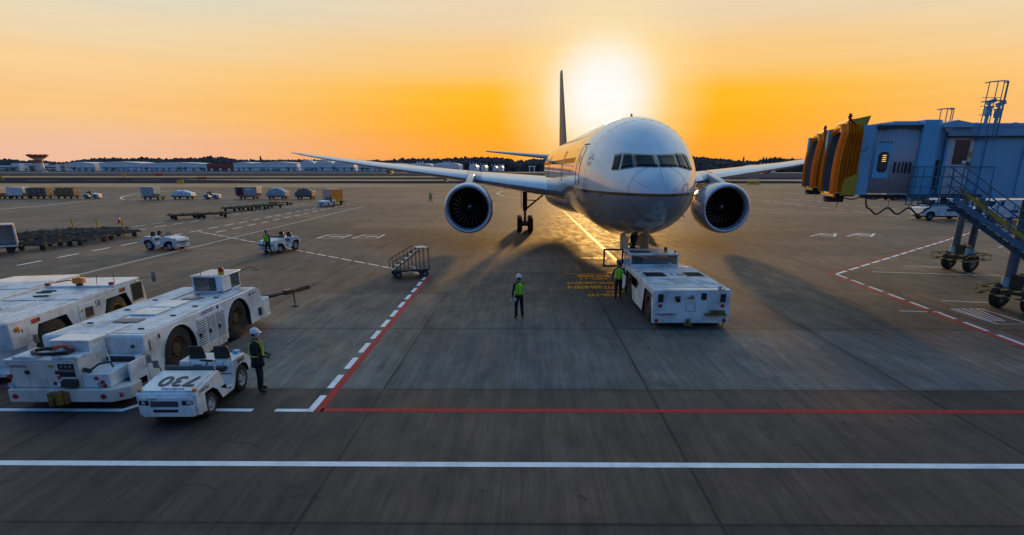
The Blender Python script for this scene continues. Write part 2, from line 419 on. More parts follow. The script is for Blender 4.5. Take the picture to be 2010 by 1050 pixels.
    # cool and warm pours alternate from slab to slab
    t2 = N.new('ShaderNodeMix'); t2.data_type = 'RGBA'; t2.blend_type = 'MULTIPLY'; t2.inputs[7].default_value = (1.12, .98, .86, 1)
    L.new(rng(wn.outputs['Value'], .2, .8, 0, 1), t2.inputs[0]); L.new(tint.outputs[2], t2.inputs[6])
    L.new(t2.outputs[2], b.inputs['Base Color'])
    L.new(rng(noise(.8, (2,.6,1), 6, (7,7,0)), .3, .7, .58, .80), b.inputs['Roughness'])
    b.inputs['Specular IOR Level'].default_value = .42
    bp = N.new('ShaderNodeBump'); bp.inputs['Strength'].default_value = .35; bp.inputs['Distance'].default_value = .006
    L.new(mth('SUBTRACT', noise(30, (1.6,.5,1), det=5), mth('MULTIPLY', jj, 2.)), bp.inputs['Height']); L.new(bp.outputs[0], b.inputs['Normal'])
    return m
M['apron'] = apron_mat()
M['grass'] = mat('dry_grass', (.62,.41,.22), .95, spec=0., var=.25, scale=.05, dirt=(.36,.24,.12), dirt_amt=.8, stretch=(.35,1,1))
M['asphalt'] = mat('taxiway_asphalt', (.058,.052,.060), .95, spec=0., var=.3, scale=.05, stretch=(.2,1,1))
M['asphalt2'] = mat('runway_asphalt', (.115,.095,.095), .95, spec=0., var=.3, scale=.04, stretch=(.15,1,1))
def paint(name, c, rough=.42, wear=.55):
    m = mat(name, c, rough, var=.08, scale=2.5, dirt=(.09,.085,.08), dirt_amt=wear, bump=.15)
    m.node_tree.nodes['Principled BSDF'].inputs['Specular IOR Level'].default_value = .6
    return m
M['pwhite'] = paint('white_line_paint', (.90,.90,.90), wear=.35)
M['pworn'] = paint('worn_line_paint', (.92,.86,.78), wear=.25)
M['pred'] = paint('red_line_paint', (.60,.035,.03), .7, wear=.3); M['pred'].node_tree.nodes['Principled BSDF'].inputs['Specular IOR Level'].default_value = .2
M['pyellow'] = paint('yellow_line_paint', (1.0,.33,.0), .5, wear=.0); M['pyellow'].node_tree.nodes['Principled BSDF'].inputs['Specular IOR Level'].default_value = .15

sheet('ground', [(-5000,-200),(5000,-200),(5000,7000),(-5000,7000)], -.10, M['grass'])
def yy(py): return G(1026, py).y
YA = 187.
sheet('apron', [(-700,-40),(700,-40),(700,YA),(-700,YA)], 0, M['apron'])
Y1, Y2 = yy(359.6), yy(355); Y3, Y4 = yy(351.6), yy(348.2); Y5, Y6 = yy(345.4), yy(339.6)
sheet('taxiway', [(-2600,Y1),(2600,Y1),(2600,Y2),(-2600,Y2)], -.02, M['asphalt'])
sheet('far_taxiway', [(-2600,Y3),(2600,Y3),(2600,Y4),(-2600,Y4)], -.02, M['asphalt'])
sheet('runway', [(-3000,Y5),(3000,Y5),(3000,Y6),(-3000,Y6)], -.02, M['asphalt2'])
sheet('taxiway_link', [(-330,Y2+.01),(-120,Y2+.01),(-190,Y3-.01),(-420,Y3-.01)], -.02, M['asphalt'])
sheet('taxiway_exit', [(95,YA+.01),(430,YA+.01),(560,Y1-.01),(180,Y1-.01)], -.02, M['asphalt'])
sheet('runway_exit', [(60,Y4+.01),(420,Y4+.01),(520,Y5-.01),(120,Y5-.01)], -.02, M['asphalt2'])

Z1 = .004
class Marks(MB):
    def line(s, a, b, w, z=Z1, side=0):
        a, b = Vector((a[0], a[1])), Vector((b[0], b[1])); d = (b-a).normalized(); n = Vector((-d.y, d.x))
        o0, o1 = (-w/2, w/2) if not side else ((0, w) if side > 0 else (-w, 0))
        vs = [s.v((p.x, p.y, z)) for p in (a+n*o0, b+n*o0, b+n*o1, a+n*o1)]
        s.f(vs)
    def dash(s, a, b, w, on, off, z=Z1, side=0, off0=0):
        a, b = Vector((a[0], a[1])), Vector((b[0], b[1])); Lg = (b-a).length; d = (b-a)/Lg; t = off0
        while t < Lg:
            s.line(a+d*t, a+d*min(t+on, Lg), w, z, side); t += on+off
    def poly(s, pts, w, z=Z1, closed=False):
        n = len(pts)
        P = [Vector((p[0], p[1])) for p in pts]; L_, R_ = [], []
        for i, p in enumerate(P):
            a = P[(i-1) % n] if (i or closed) else p; b = P[(i+1) % n] if (i < n-1 or closed) else p
            d = (b-a).normalized(); q = Vector((-d.y, d.x))*w/2
            L_.append(s.v((p.x+q.x, p.y+q.y, z))); R_.append(s.v((p.x-q.x, p.y-q.y, z)))
        for i in range(n if closed else n-1):
            j = (i+1) % n; s.f([R_[i], R_[j], L_[j], L_[i]])
    def end(s, name, m):
        for f in s.bm.faces:
            f.normal_update()
            if f.normal.z < 0: f.normal_flip()
        return tag(s.build(name, m, normals=False), kind='structure')
W_ = Marks(); R2_ = Marks(); K_ = Marks(); D_ = Marks(); D2_ = Marks()
# near stop lines
W_.line((-40, 10.62), (40, 10.66), .20)
R2_.line((-5.22, 13.40), (30, 13.44), .21)
W_.line((-13.8,13.36), (-10.2,13.36), .17); W_.line((-10.25,13.36), (-9.9,13.9), .17, z=Z1+.004)
W_.line((-9.3,13.40), (-6.95,13.38), .17)
W_.line((-6.38,13.38), (-5.55,13.38), .17)
a = Vector((-5.36,13.30)); b = Vector((-5.62,32.45))
R2_.line(a, b, .20, side=-1)
W_.dash(a+Vector((-.02,0)), b+Vector((-.02,0)), .18, 1.08, .53, side=1)
# stand boundary, left leg
c = Vector(G(385,453)[:2]); e = Vector(G(842,539.5)[:2])
K_.dash(e, c, .17, 1.25, .35, side=1); R2_.line(e, c, .06, side=-1, z=Z1)
# right side boundary
ap = Vector(G(1627,537)[:2]); ar = Vector(G(1925,450)[:2]); ab = Vector(G(2120,720)[:2])
W_.dash(ap+Vector((.35,0)), ar, .20, 1.5, .45, side=-1); R2_.line(ap, ar, .12, side=1)
W_.dash(ap+Vector((.25,-.15)), ab, .17, 1.3, .5, side=1); R2_.line(ap, ab, .17, side=-1)
for p, q in (((1712,533.5),(1965,541)),((1775,522),(1850,524.5)),((1765,610),(1848,613)),((1848,590),(1942,594)),((1900,538),(1915,541)),((1960,486),(1974,482))):
    W_.line(G(*p)[:2], G(*q)[:2], .10)
hx = [G(*p)[:2] for p in ((1866,606),(1926,606),(2020,636),(1958,636))]
W_.poly(hx, .10, closed=True)
for t in (.15,.38,.6,.82):
    A_ = Vector(hx[0])*(1-t)+Vector(hx[1])*t; B_ = Vector(hx[3])*(1-t)+Vector(hx[2])*t
    W_.line(A_, Vector(hx[3])*(1-t*.6)+Vector(hx[2])*t*.6+Vector((0,.4)), .09, z=Z1+.004)
# dashed service-road lines left
K_.dash(G(-60,539)[:2], G(636,405)[:2], .22, 1.9, 1.35); K_.dash(G(424,456)[:2], G(690,400)[:2], .22, 1.9, 1.35)
K_.dash(G(262,452.6)[:2], G(598,400)[:2], .2, 1.9, 1.3); K_.dash(G(262,445)[:2], G(322,436)[:2], .16, 1.9, 1.3)
D2_.line(G(100,552)[:2], G(716,404.5)[:2], .26)
D_.line(Vector(G(90,545.5)[:2]), Vector(G(560,440)[:2]), .10); D_.line(Vector(G(100,559)[:2]), Vector(G(600,436)[:2]), .10)
# far lines
K_.poly([G(*p)[:2] for p in ((-60,415),(0,411),(100,401.5),(170,394.5),(245,391.6))], .30)
K_.poly([G(*p)[:2] for p in ((400,371.5),(330,375),(265,380.5),(240,386),(236,389.5),(245,391.6),(290,391.2),(460,388.5))], .30)
K_.poly([G(*p)[:2] for p in ((1130,372.6),(1030,372.4),(985,375),(975,380),(990,385.5),(1040,389.5),(1130,391))], .30)
K_.line(G(670,391.5)[:2], G(880,391.5)[:2], .14); K_.line(G(670,396.5)[:2], G(880,396.5)[:2], .14)
K_.dash(G(1500,394)[:2], G(1900,440)[:2], .2, 2.2, 1.5); K_.dash(G(1540,389)[:2], G(1960,430)[:2], .2, 2.2, 1.5)
K_.line(G(1490,378.5)[:2], G(1780,380)[:2], .3)
for px, py in ((52,354.5),(170,354),(258,353.5),(350,353),(410,353),(510,351.8),(660,352.5),(810,352.8),(1470,350),(1570,356)):
    p = Vector(G(px, py)[:2]); K_.line(p, p+Vector((9, 9)), 1.4)
# equipment boxes
def boxmark(x0, x1, y0, y1):
    bl, br, tr, tl = [G(*p)[:2] for p in ((x0,y1),(x0+48,y1),(x1,y0),(x0+25,y0))]
    K_.poly([bl, br, tr, tl], .26, closed=True)
    cx = (Vector(bl)+Vector(br)+Vector(tr)+Vector(tl))/4; K_.line(cx-Vector((.5,0)), cx+Vector((.7,0)), .5)
boxmark(622,690,460.5,467.5); boxmark(692,755,460.5,467.5); boxmark(1590,1567+73,458,464); boxmark(1662,1716,458,464)
W_.end('white_markings', M['pwhite']); K_.end('worn_white_markings', M['pworn']); R2_.end('red_markings', M['pred'])
D2_.end('drain_channel', mat('drain_concrete', (.50,.43,.34), .7)); M['slot'] = mat('drain_slot', (.02,.02,.02), .7)
D_.end('drain_slots', M['slot'])
Yw = Marks()
Yw.line(G(1212,513)[:2], G(1106,414)[:2], .26)
Yw.poly([G(*p)[:2] for p in ((1225,470),(1200,475),(1165,474),(1140,473))], .16)
Yw.line(G(1076,424)[:2], G(1102,425)[:2], .8, z=Z1+.004)
for p, q in (((1090,420),(1142,422)),((1108,430),(1122,431)),((1128,429),(1150,429))): Yw.line(G(*p)[:2], G(*q)[:2], .25, z=Z1+.004)
Yw.line(G(1105,537)[:2], G(1186,537)[:2], .10)
Yw.end('yellow_lead_in_line', M['pyellow'])
def stand_text(s, x0, x1, y0, y1, bold=.045):
    a, b = G(x0, (y0+y1)/2), G(x1, (y0+y1)/2); h = (G(x0, y0)-G(x0, y1)).length
    t = text('stand_lettering', s, 1, M['pyellow'], None, (0,0,0), (0,0,PI), ext=.001, bold=bold)
    wd = max(v.co.x for v in t.data.vertices)-min(v.co.x for v in t.data.vertices)
    t.scale = ((b-a).length/wd, h/.72, 1); t.location = ((a+b)/2); t.location.z = Z1+.001
    return tag(t, kind='structure')
for r in (('A330-400',1140,1192,504.5,508.5),('B767-300ER',1132,1196,539,543.5),('MD-11',1138,1190,545,548.5),('B747-400',1190,1215,534,536.5),
          ('B747-200·B777',1112,1206,553,557),('B777-300·B787-9',1114,1214,560.5,566),('B767',1188,1226,570.5,573.5),('A320-737',1151,1220,576.5,581)):
    stand_text(*r)
# cracks in the near concrete (fine dark sealed cracks)
Cr = Marks()
random.seed(4)
def crack(pts, w):
    P = []
    for (p, q) in zip(pts[:-1], pts[1:]):
        A_, B_ = Vector(G(*p)[:2]), Vector(G(*q)[:2])
        for k in range(7): P.append(A_.lerp(B_, k/7)+Vector((random.uniform(-.03,.03), random.uniform(-.03,.03))))
    Cr.poly(P, w, z=.003)
crack([(430,820),(400,850),(345,885),(320,915),(255,960),(200,1010),(170,1035)], .022)
crack([(400,853),(440,865),(490,870),(525,885)], .016); crack([(340,922),(362,952),(300,1030)], .016); crack([(362,952),(400,950),(425,960)], .012)
Cr.end('sealed_cracks', M['slot'])

# ------------------------------------------------------------------ airliner  (local: x = back from the nose, y = towards its left wing seen from ahead, z up)
PROF=[(0,0,4.76,4.74,4.75),(.08,.36,5.08,4.40,4.75),(.3,.72,5.40,4.05,4.76),(.7,1.10,5.72,3.72,4.80),(1.2,1.45,6.02,3.43,4.86),
(1.8,1.78,6.36,3.18,4.93),(2.5,2.08,6.85,2.95,5.0),(3.3,2.36,7.38,2.76,5.1),(4.2,2.62,7.85,2.6,5.2),(5.2,2.84,8.19,2.48,5.3),(6.5,3.0,8.42,2.28,5.38),(8,3.08,8.52,2.22,5.41),(10,3.1,8.54,2.2,5.42),
(43,3.1,8.54,2.2,5.42),(46,3.06,8.54,2.5,5.5),(50,2.75,8.5,3.3,5.8),(54,2.2,8.4,4.3,6.3),(58,1.5,8.2,5.5,6.9),(61,.85,7.95,6.4,7.2),(63,.35,7.7,7.0,7.35),(63.7,.05,7.5,7.3,7.4)]
def prof(x):
    x = min(max(x, 0), 63.7)
    for i in range(len(PROF)-1):
        a, b = PROF[i], PROF[i+1]
        if x <= b[0]:
            h = b[0]-a[0]; t = (x-a[0])/h
            if i == 0: t = math.sqrt(t); return [a[k]+(b[k]-a[k])*t for k in range(1, 5)]
            p0 = PROF[i-1]; p3 = PROF[min(i+2, len(PROF)-1)]; out = []
            sl = lambda p, q, k: (q[k]-p[k])/(q[0]-p[0]) if q[0] > p[0] else 0
            for k in range(1, 5):
                m = sl(a, b, k); m1 = (sl(p0, a, k)+m)/2 if i > 1 else m*1.6; m2 = (m+sl(b, p3, k))/2 if p3 is not b else m
                if i > 1 and sl(p0, a, k)*m <= 0: m1 = 0
                if sl(b, p3, k)*m <= 0: m2 = 0
                t2, t3 = t*t, t**3
                out.append((2*t3-3*t2+1)*a[k]+(t3-2*t2+t)*h*m1+(-2*t3+3*t2)*b[k]+(t3-t2)*h*m2)
            return out
def sec(x, th):            # th = 0 at the top, + towards local +y
    w_, zt, zb, zm = prof(x); c = math.cos(th)
    return Vector((x, w_*math.sin(th), zm+(zt-zm)*c if c > 0 else zm+(zm-zb)*c))
def inside(x, l, z):
    w_, zt, zb, zm = prof(x)
    if w_ <= 0: return False
    hz = (zt-zm) if z > zm else (zm-zb)
    return (l/w_)**2+((z-zm)/hz)**2 < 1
def skin_pt(l, z, off=0):
    def sx(l, z):
        lo, hi = 0, 10.
        for _ in range(30):
            m = (lo+hi)/2
            if inside(m, l, z): hi = m
            else: lo = m
        return hi
    e = .02; x = sx(l, z)
    n = Vector((-1, (sx(l+e, z)-sx(l-e, z))/(2*e), (sx(l, z+e)-sx(l, z-e))/(2*e))).normalized()
    return Vector((x, l, z))+n*off
def side_pt(x, z, sgn, off=0):
    w_, zt, zb, zm = prof(x); hz = (zt-zm) if z > zm else (zm-zb)
    l = w_*math.sqrt(max(0, 1-((z-zm)/hz)**2)); n = Vector((0, l/w_**2, (z-zm)/hz**2)).normalized()
    p = Vector((x, l, z))+n*off; p.y *= sgn; return p

mf = mat('airliner_paint', (.5,.5,.5), .16, var=.03, scale=1.2, coat=.6, spec=.6)
N, L = mf.node_tree.nodes, mf.node_tree.links
b_ = N['Principled BSDF']; tc_ = N.new('ShaderNodeTexCoord'); sp_ = N.new('ShaderNodeSeparateXYZ'); L.new(tc_.outputs['Object'], sp_.inputs[0])
cr = N.new('ShaderNodeValToRGB'); cr.color_ramp.interpolation = 'CONSTANT'
mr = N.new('ShaderNodeMapRange'); mr.inputs['From Min'].default_value = 2; mr.inputs['From Max'].default_value = 9
L.new(sp_.outputs[2], mr.inputs[0]); L.new(mr.outputs[0], cr.inputs[0])
e = cr.color_ramp.elements; e[0].color = (.23,.235,.25,1); e[1].position = (4.66-2)/7; e[1].color = (.20,.09,.02,1)
q = e.new((4.70-2)/7); q.color = (.10,.05,.015,1); q = e.new((4.80-2)/7); q.color = (.76,.76,.77,1)
nn = N.new('ShaderNodeTexNoise'); nn.inputs['Scale'].default_value = 1.4; nn.inputs['Detail'].default_value = 8; mp_ = N.new('ShaderNodeMapping'); mp_.inputs['Scale'].default_value = (.35,1,1)
L.new(tc_.outputs['Object'], mp_.inputs[0]); L.new(mp_.outputs[0], nn.inputs['Vector'])
mr2 = N.new('ShaderNodeMapRange'); mr2.inputs['From Min'].default_value = .3; mr2.inputs['From Max'].default_value = .7; mr2.inputs['To Min'].default_value = .9; mr2.inputs['To Max'].default_value = 1.05
L.new(nn.outputs['Fac'], mr2.inputs[0]); vs_ = N.new('ShaderNodeVectorMath'); vs_.operation = 'SCALE'
L.new(cr.outputs[0], vs_.inputs[0]); L.new(mr2.outputs[0], vs_.inputs['Scale']); L.new(vs_.outputs[0], b_.inputs['Base Color'])
M['acpaint'] = mf
M['acgrey'] = mat('airliner_grey', (.42,.44,.47), .24, var=.07, scale=1.2, coat=.3, dirt=(.16,.14,.13), dirt_amt=.4)
M['wingtop'] = mat('wing_leading_metal', (.58,.61,.66), .22, metal=.55, var=.06, scale=.8)
M['lip'] = mat('polished_lip', (.60,.66,.74), .26, metal=.55, var=.04)
M['acdark'] = mat('airliner_dark_line', (.03,.03,.035), .4)
M['frame'] = mat('window_frame_grey', (.20,.22,.25), .3, metal=.4)
M['fan'] = mat('fan_titanium', (.045,.026,.016), .28, metal=.7, var=.2)
M['duct'] = mat('duct_black', (.02,.02,.022), .4)
M['gear'] = mat('gear_leg_dark', (.05,.05,.055), .45, metal=.4, var=.2)

AX, AY, AYAW = 5.80, 25.36, .96
ac = thing('airliner', (AX, AY, 0), R(90+AYAW), 'large white twin engined airliner facing the camera, nose to the pushback tug', 'airliner')
# heading: local +x points away from the camera; local +y then points to the image left
b = MB(); xs = [0.0,.03,.08,.16,.3,.5,.7,.95,1.2,1.5,1.8,2.15,2.5,2.9,3.3,3.75,4.2,4.7,5.2,5.8,6.5,7.2,8,9,10]+[10+1.5*i for i in range(1,22)]+[43,44.5,46,48,50,52,54,56,58,59.5,61,62,63,63.7]
NS = 72; rg = []
b.loft([[sec(max(x, .0008), 2*PI*k/NS) for k in range(NS)] for x in xs])
fus = b.build('fuselage', M['acpaint'], ac, angle=60)
# skin lines
def surfline(pts, name, m, r=.010): return MB().tube(pts, r, 5).build(name, m, ac)
ring = [sec(.98+.12*math.cos(2*PI*k/48), 2*PI*k/48)*1 for k in range(48)]
o = MB().tube(ring, .008, 5, closed=True).build('radome_seam', M['acdark'], ac)
for th in (-.95, 0., .95, 2.2, -2.2):
    pass
surfline([sec(x, 0)+Vector((0,0,.002)) for x in (.25,.4,.6,.8,.97)], 'lightning_strip', M['acdark'], .006)
surfline([sec(x, 1.05) for x in (.12,.3,.5,.7,.97)], 'lightning_strip', M['acdark'], .006)
surfline([sec(x, -1.05) for x in (.12,.3,.5,.7,.97)], 'lightning_strip', M['acdark'], .006)
for xx in (5.1, 8.9, 14.5):
    surfline([sec(xx, t/40*2*PI) for t in range(41)], 'skin_joint', M['frame'], .007)
surfline([sec(x, .62) for x in (3.8,4.6,5.4,6.5,8,10,12,16,20)], 'skin_joint', M['frame'], .007)
def patch(corners, name, m, off, n=7, grow=0, parent=ac):
    c = sum((Vector((0, q[0], q[1])) for q in corners), Vector())/4
    cs = []
    for q in corners:
        v = Vector((0, q[0], q[1])); d = v-c; cs.append(v+d.normalized()*grow)
    b = MB(); g = []
    for i in range(n+1):
        row = []
        for j in range(n+1):
            u, v = i/n, j/n; p = (cs[0]*(1-u)+cs[1]*u)*(1-v)+(cs[3]*(1-u)+cs[2]*u)*v
            row.append(b.v(skin_pt(p.y, p.z, off)))
        g.append(row)
    for i in range(n):
        for j in range(n): b.f([g[i][j], g[i+1][j], g[i+1][j+1], g[i][j+1]], 0, True)
    o = b.build(name, m, parent)
    s = o.modifiers.new('thick', 'SOLIDIFY'); s.thickness = .012; s.offset = 0
    return o
PANES = [((.93,6.46),(.07,6.43),(.055,5.93),(.95,5.93)), ((1.32,6.48),(1.0,6.475),(1.03,5.93),(1.52,5.83)), ((1.66,6.43),(1.40,6.48),(1.61,5.82),(1.84,5.82))]
for sg in (1, -1):
    for k, pn in enumerate(PANES):
        q = [(p[0]*sg, p[1]) for p in pn]
        fr = patch(q, 'cockpit_window_frame', M['frame'], .006, grow=.055)
        patch(q, 'cockpit_window', M['acwin'], .036, parent=ac)
# wipers
for sg in (1, -1):
    a1 = skin_pt(.12*sg, 5.88, .03); a2 = skin_pt(.30*sg, 5.93, .04); a3 = skin_pt(.62*sg, 5.915, .04)
    MB().tube([a1, a2, a3], .014, 6).build('wiper', M['black'], ac)
# doors with their seams (forward entry door and service door)
def door(sg, x0, x1, z0, z1, name='entry_door'):
    n = 14; pts = []
    for (xa, za, xb, zb) in ((x0,z0+.12,x0,z1-.15),(x0+.15,z1,x1-.15,z1),(x1,z1-.15,x1,z0+.12),(x1-.12,z0,x0+.12,z0)):
        for i in range(n+1):
            t = i/n; pts.append(side_pt(xa+(xb-xa)*t, za+(zb-za)*t, sg, .004))
    d = MB().tube(pts, .012, 5, closed=True).build(name, M['acdark'], ac)
    MB().tube([side_pt(x0+.25+.02*i, z0+1.05, sg, .012) for i in range(12)], .012, 5).build('door_handle', M['frame'], d)
    g = []; bb_ = MB(); cx, cz = (x0+x1)/2, z1-.62
    g = [[bb_.v(side_pt(cx-.12+.12*i, cz-.17+.085*j, sg, .008)) for i in range(3)] for j in range(5)]
    for j in range(4):
        for i in range(2): bb_.f([g[j][i], g[j][i+1], g[j+1][i+1], g[j+1][i]])
    bb_.build('door_window', M['acwin'], d)
door(1, 6.3, 7.35, 5.0, 6.95); door(-1, 6.3, 7.35, 5.0, 6.95, 'service_door')
for xd in (16.6, 34.5, 47.0):
    door(1, xd, xd+1.05, 5.0, 6.95); door(-1, xd, xd+1.05, 5.0, 6.95, 'service_door')
# drip strip over the door
MB().tube([side_pt(6.2+.13*i, 7.06, 1, .02) for i in range(10)], .022, 5).build('rain_gutter', M['acdark'], ac)
# cabin windows
wx = [x for x in [8.9+.56*i for i in range(70)] if not any(d-.3 < x < d+1.35 for d in (16.6, 34.5, 47)) and x < 46.5]
def cabwin(sg):
    b = MB(); n = 10
    c = [b.v((.0+.115*math.cos(2*PI*k/n), 0, .17*math.sin(2*PI*k/n))) for k in range(n)]
    c2 = [b.v((.0+.10*math.cos(2*PI*k/n), -.02*sg, .15*math.sin(2*PI*k/n))) for k in range(n)]
    b.f(c); 
    for k in range(n): b.f([c[k], c[(k+1)%n], c2[(k+1)%n], c2[k]])
    return b.build('cabin_window', M['acwin'], ac)
for sg in (1, -1):
    p0 = cabwin(sg); first = True
    for x in wx:
        o = p0 if first else p0.copy()
        if not first: COL.objects.link(o)
        first = False
        w__, zt, zb, zm = prof(x); zc = 6.3; q = side_pt(x, zc, sg, .012); o.location = q
        o.rotation_euler = (-sg*-math.asin((zc-zm)/(zt-zm))*1.0, 0, 0)
# emblem: five grey blades low on the cheek
for k in range(5):
    a = 2*PI*k/5+.3; cx, cz = 4.75, 6.25
    P_ = []
    for (u, v) in ((.06, 0), (.2, .09), (.30, 0), (.2, -.06)):
        dx = u*math.cos(a)-v*math.sin(a); dz = u*math.sin(a)+v*math.cos(a); P_.append(side_pt(cx+dx*1.15, cz+dz*1.1, 1, .006))
    bb_ = MB(); bb_.f([bb_.v(p) for p in P_]); bb_.build('emblem_blade', M['frame'], ac)
# pitot probes, antennas, beacons
for sg in (1, -1):
    for (x, z) in ((3.0, 4.62), (4.2, 3.6)):
        p = side_pt(x, z, sg, 0); q_ = side_pt(x, z, sg, .16)
        MB().tube([p, q_, q_+Vector((-.18, 0, 0))], [.03,.022,.012], 6).build('pitot_probe', M['acdark'], ac)
for x, h in ((8.1, .16), (20.5, .30), (30.5, .22)):
    z = prof(x)[1]; MB().prism([(x-.25, z-.05), (x+.35, z-.05), (x+.3, z+h), (x-.02, z+h)], -.02, .02, 'y').build('blade_antenna', M['acdark'], ac)
MB().ball((23.5,0,8.60), (.55,.28,.22)).build('antenna_dome', M['acgrey'], ac)
# belly fairing
fr = []
for i in range(17):
    t = i/16; x = 17.2+25*t; e_ = math.sin(PI*min(1, max(0, t)))**.45 if 0 < t < 1 else .02
    wv = 3.0+.62*e_; zc = 3.55
    fr.append([Vector((x, (wv*e_+.01)*math.sin(2*PI*k/32), zc-.2+(1.35*e_+.01)*math.cos(2*PI*k/32))) for k in range(32)])
MB().loft(fr).build('belly_fairing', M['acgrey'], ac)

# wings
def airfoil(c, t, n=12, camber=.02):
    up, lo = [], []
    for i in range(n+1):
        x = .5*(1-math.cos(PI*i/n)); yt = 5*t*(.2969*math.sqrt(x)-.126*x-.3516*x*x+.2843*x**3-.1036*x**4); yc = camber*math.sin(PI*x)
        up.append((x*c, (yc+yt)*c)); lo.append((x*c, (yc-yt)*c))
    return lo[::-1]+up[1:-1]     # TE lower -> LE -> TE upper
def wing_mesh(secs, sg, vertical=False, mi_of=None):
    b = MB(); rings = []
    for (l, xle, ch, z, tr, tw) in secs:
        r_ = []
        for (cx, cz) in airfoil(ch, tr):
            cz2 = cz-math.sin(R(tw))*cx
            r_.append((xle+cx, l*sg, z+cz2) if not vertical else (xle+cx, cz, l))
        rings.append(r_)
    b.loft(rings); return b
WS = [(2.2,19.0,13.2,4.12,.115,1),(4.2,20.5,12.0,4.30,.115,1),(9.7,24.5,8.6,4.95,.105,0),(15,28.2,6.9,5.52,.10,0),(20,31.7,5.3,6.05,.098,0),(25,35.2,3.9,6.68,.095,0),(28.6,37.9,2.7,7.15,.09,0),(30.4,39.6,1.2,7.4,.09,0)]
def wing_at(l):
    for a, c in zip(WS[:-1], WS[1:]):
        if a[0] <= l <= c[0]:
            t = (l-a[0])/(c[0]-a[0]); return [a[i]+(c[i]-a[i])*t for i in range(5)]
def main_wheel(r, wd, name='wheel'):
    b = MB(); h = wd/2
    b.lathe([(-h*.55,r*.52),(-h*.8,r*.6),(-h,r*.82),(-h*.8,r*.96),(-h*.4,r),(h*.4,r),(h*.8,r*.96),(h,r*.82),(h*.8,r*.6),(h*.55,r*.52)], axis='y', n=28)
    o = b.build(name, M['rubber'])
    b = MB(); b.lathe([(-h*.5,.01),(-h*.6,r*.2),(-h*.35,r*.35),(-h*.5,r*.53),(h*.5,r*.53),(h*.35,r*.35),(h*.6,r*.2),(h*.5,.01)], axis='y', n=20)
    b.build('rim', M['steel'], o); return o
mw = main_wheel(.67, .48); mw.parent = ac; first_main = [mw]
def put_wheel(x, y, z, par):
    if first_main: o = first_main.pop(); o.parent = par
    else: o = dup(mw, parent=par)
    o.location = (x, y, z); return o
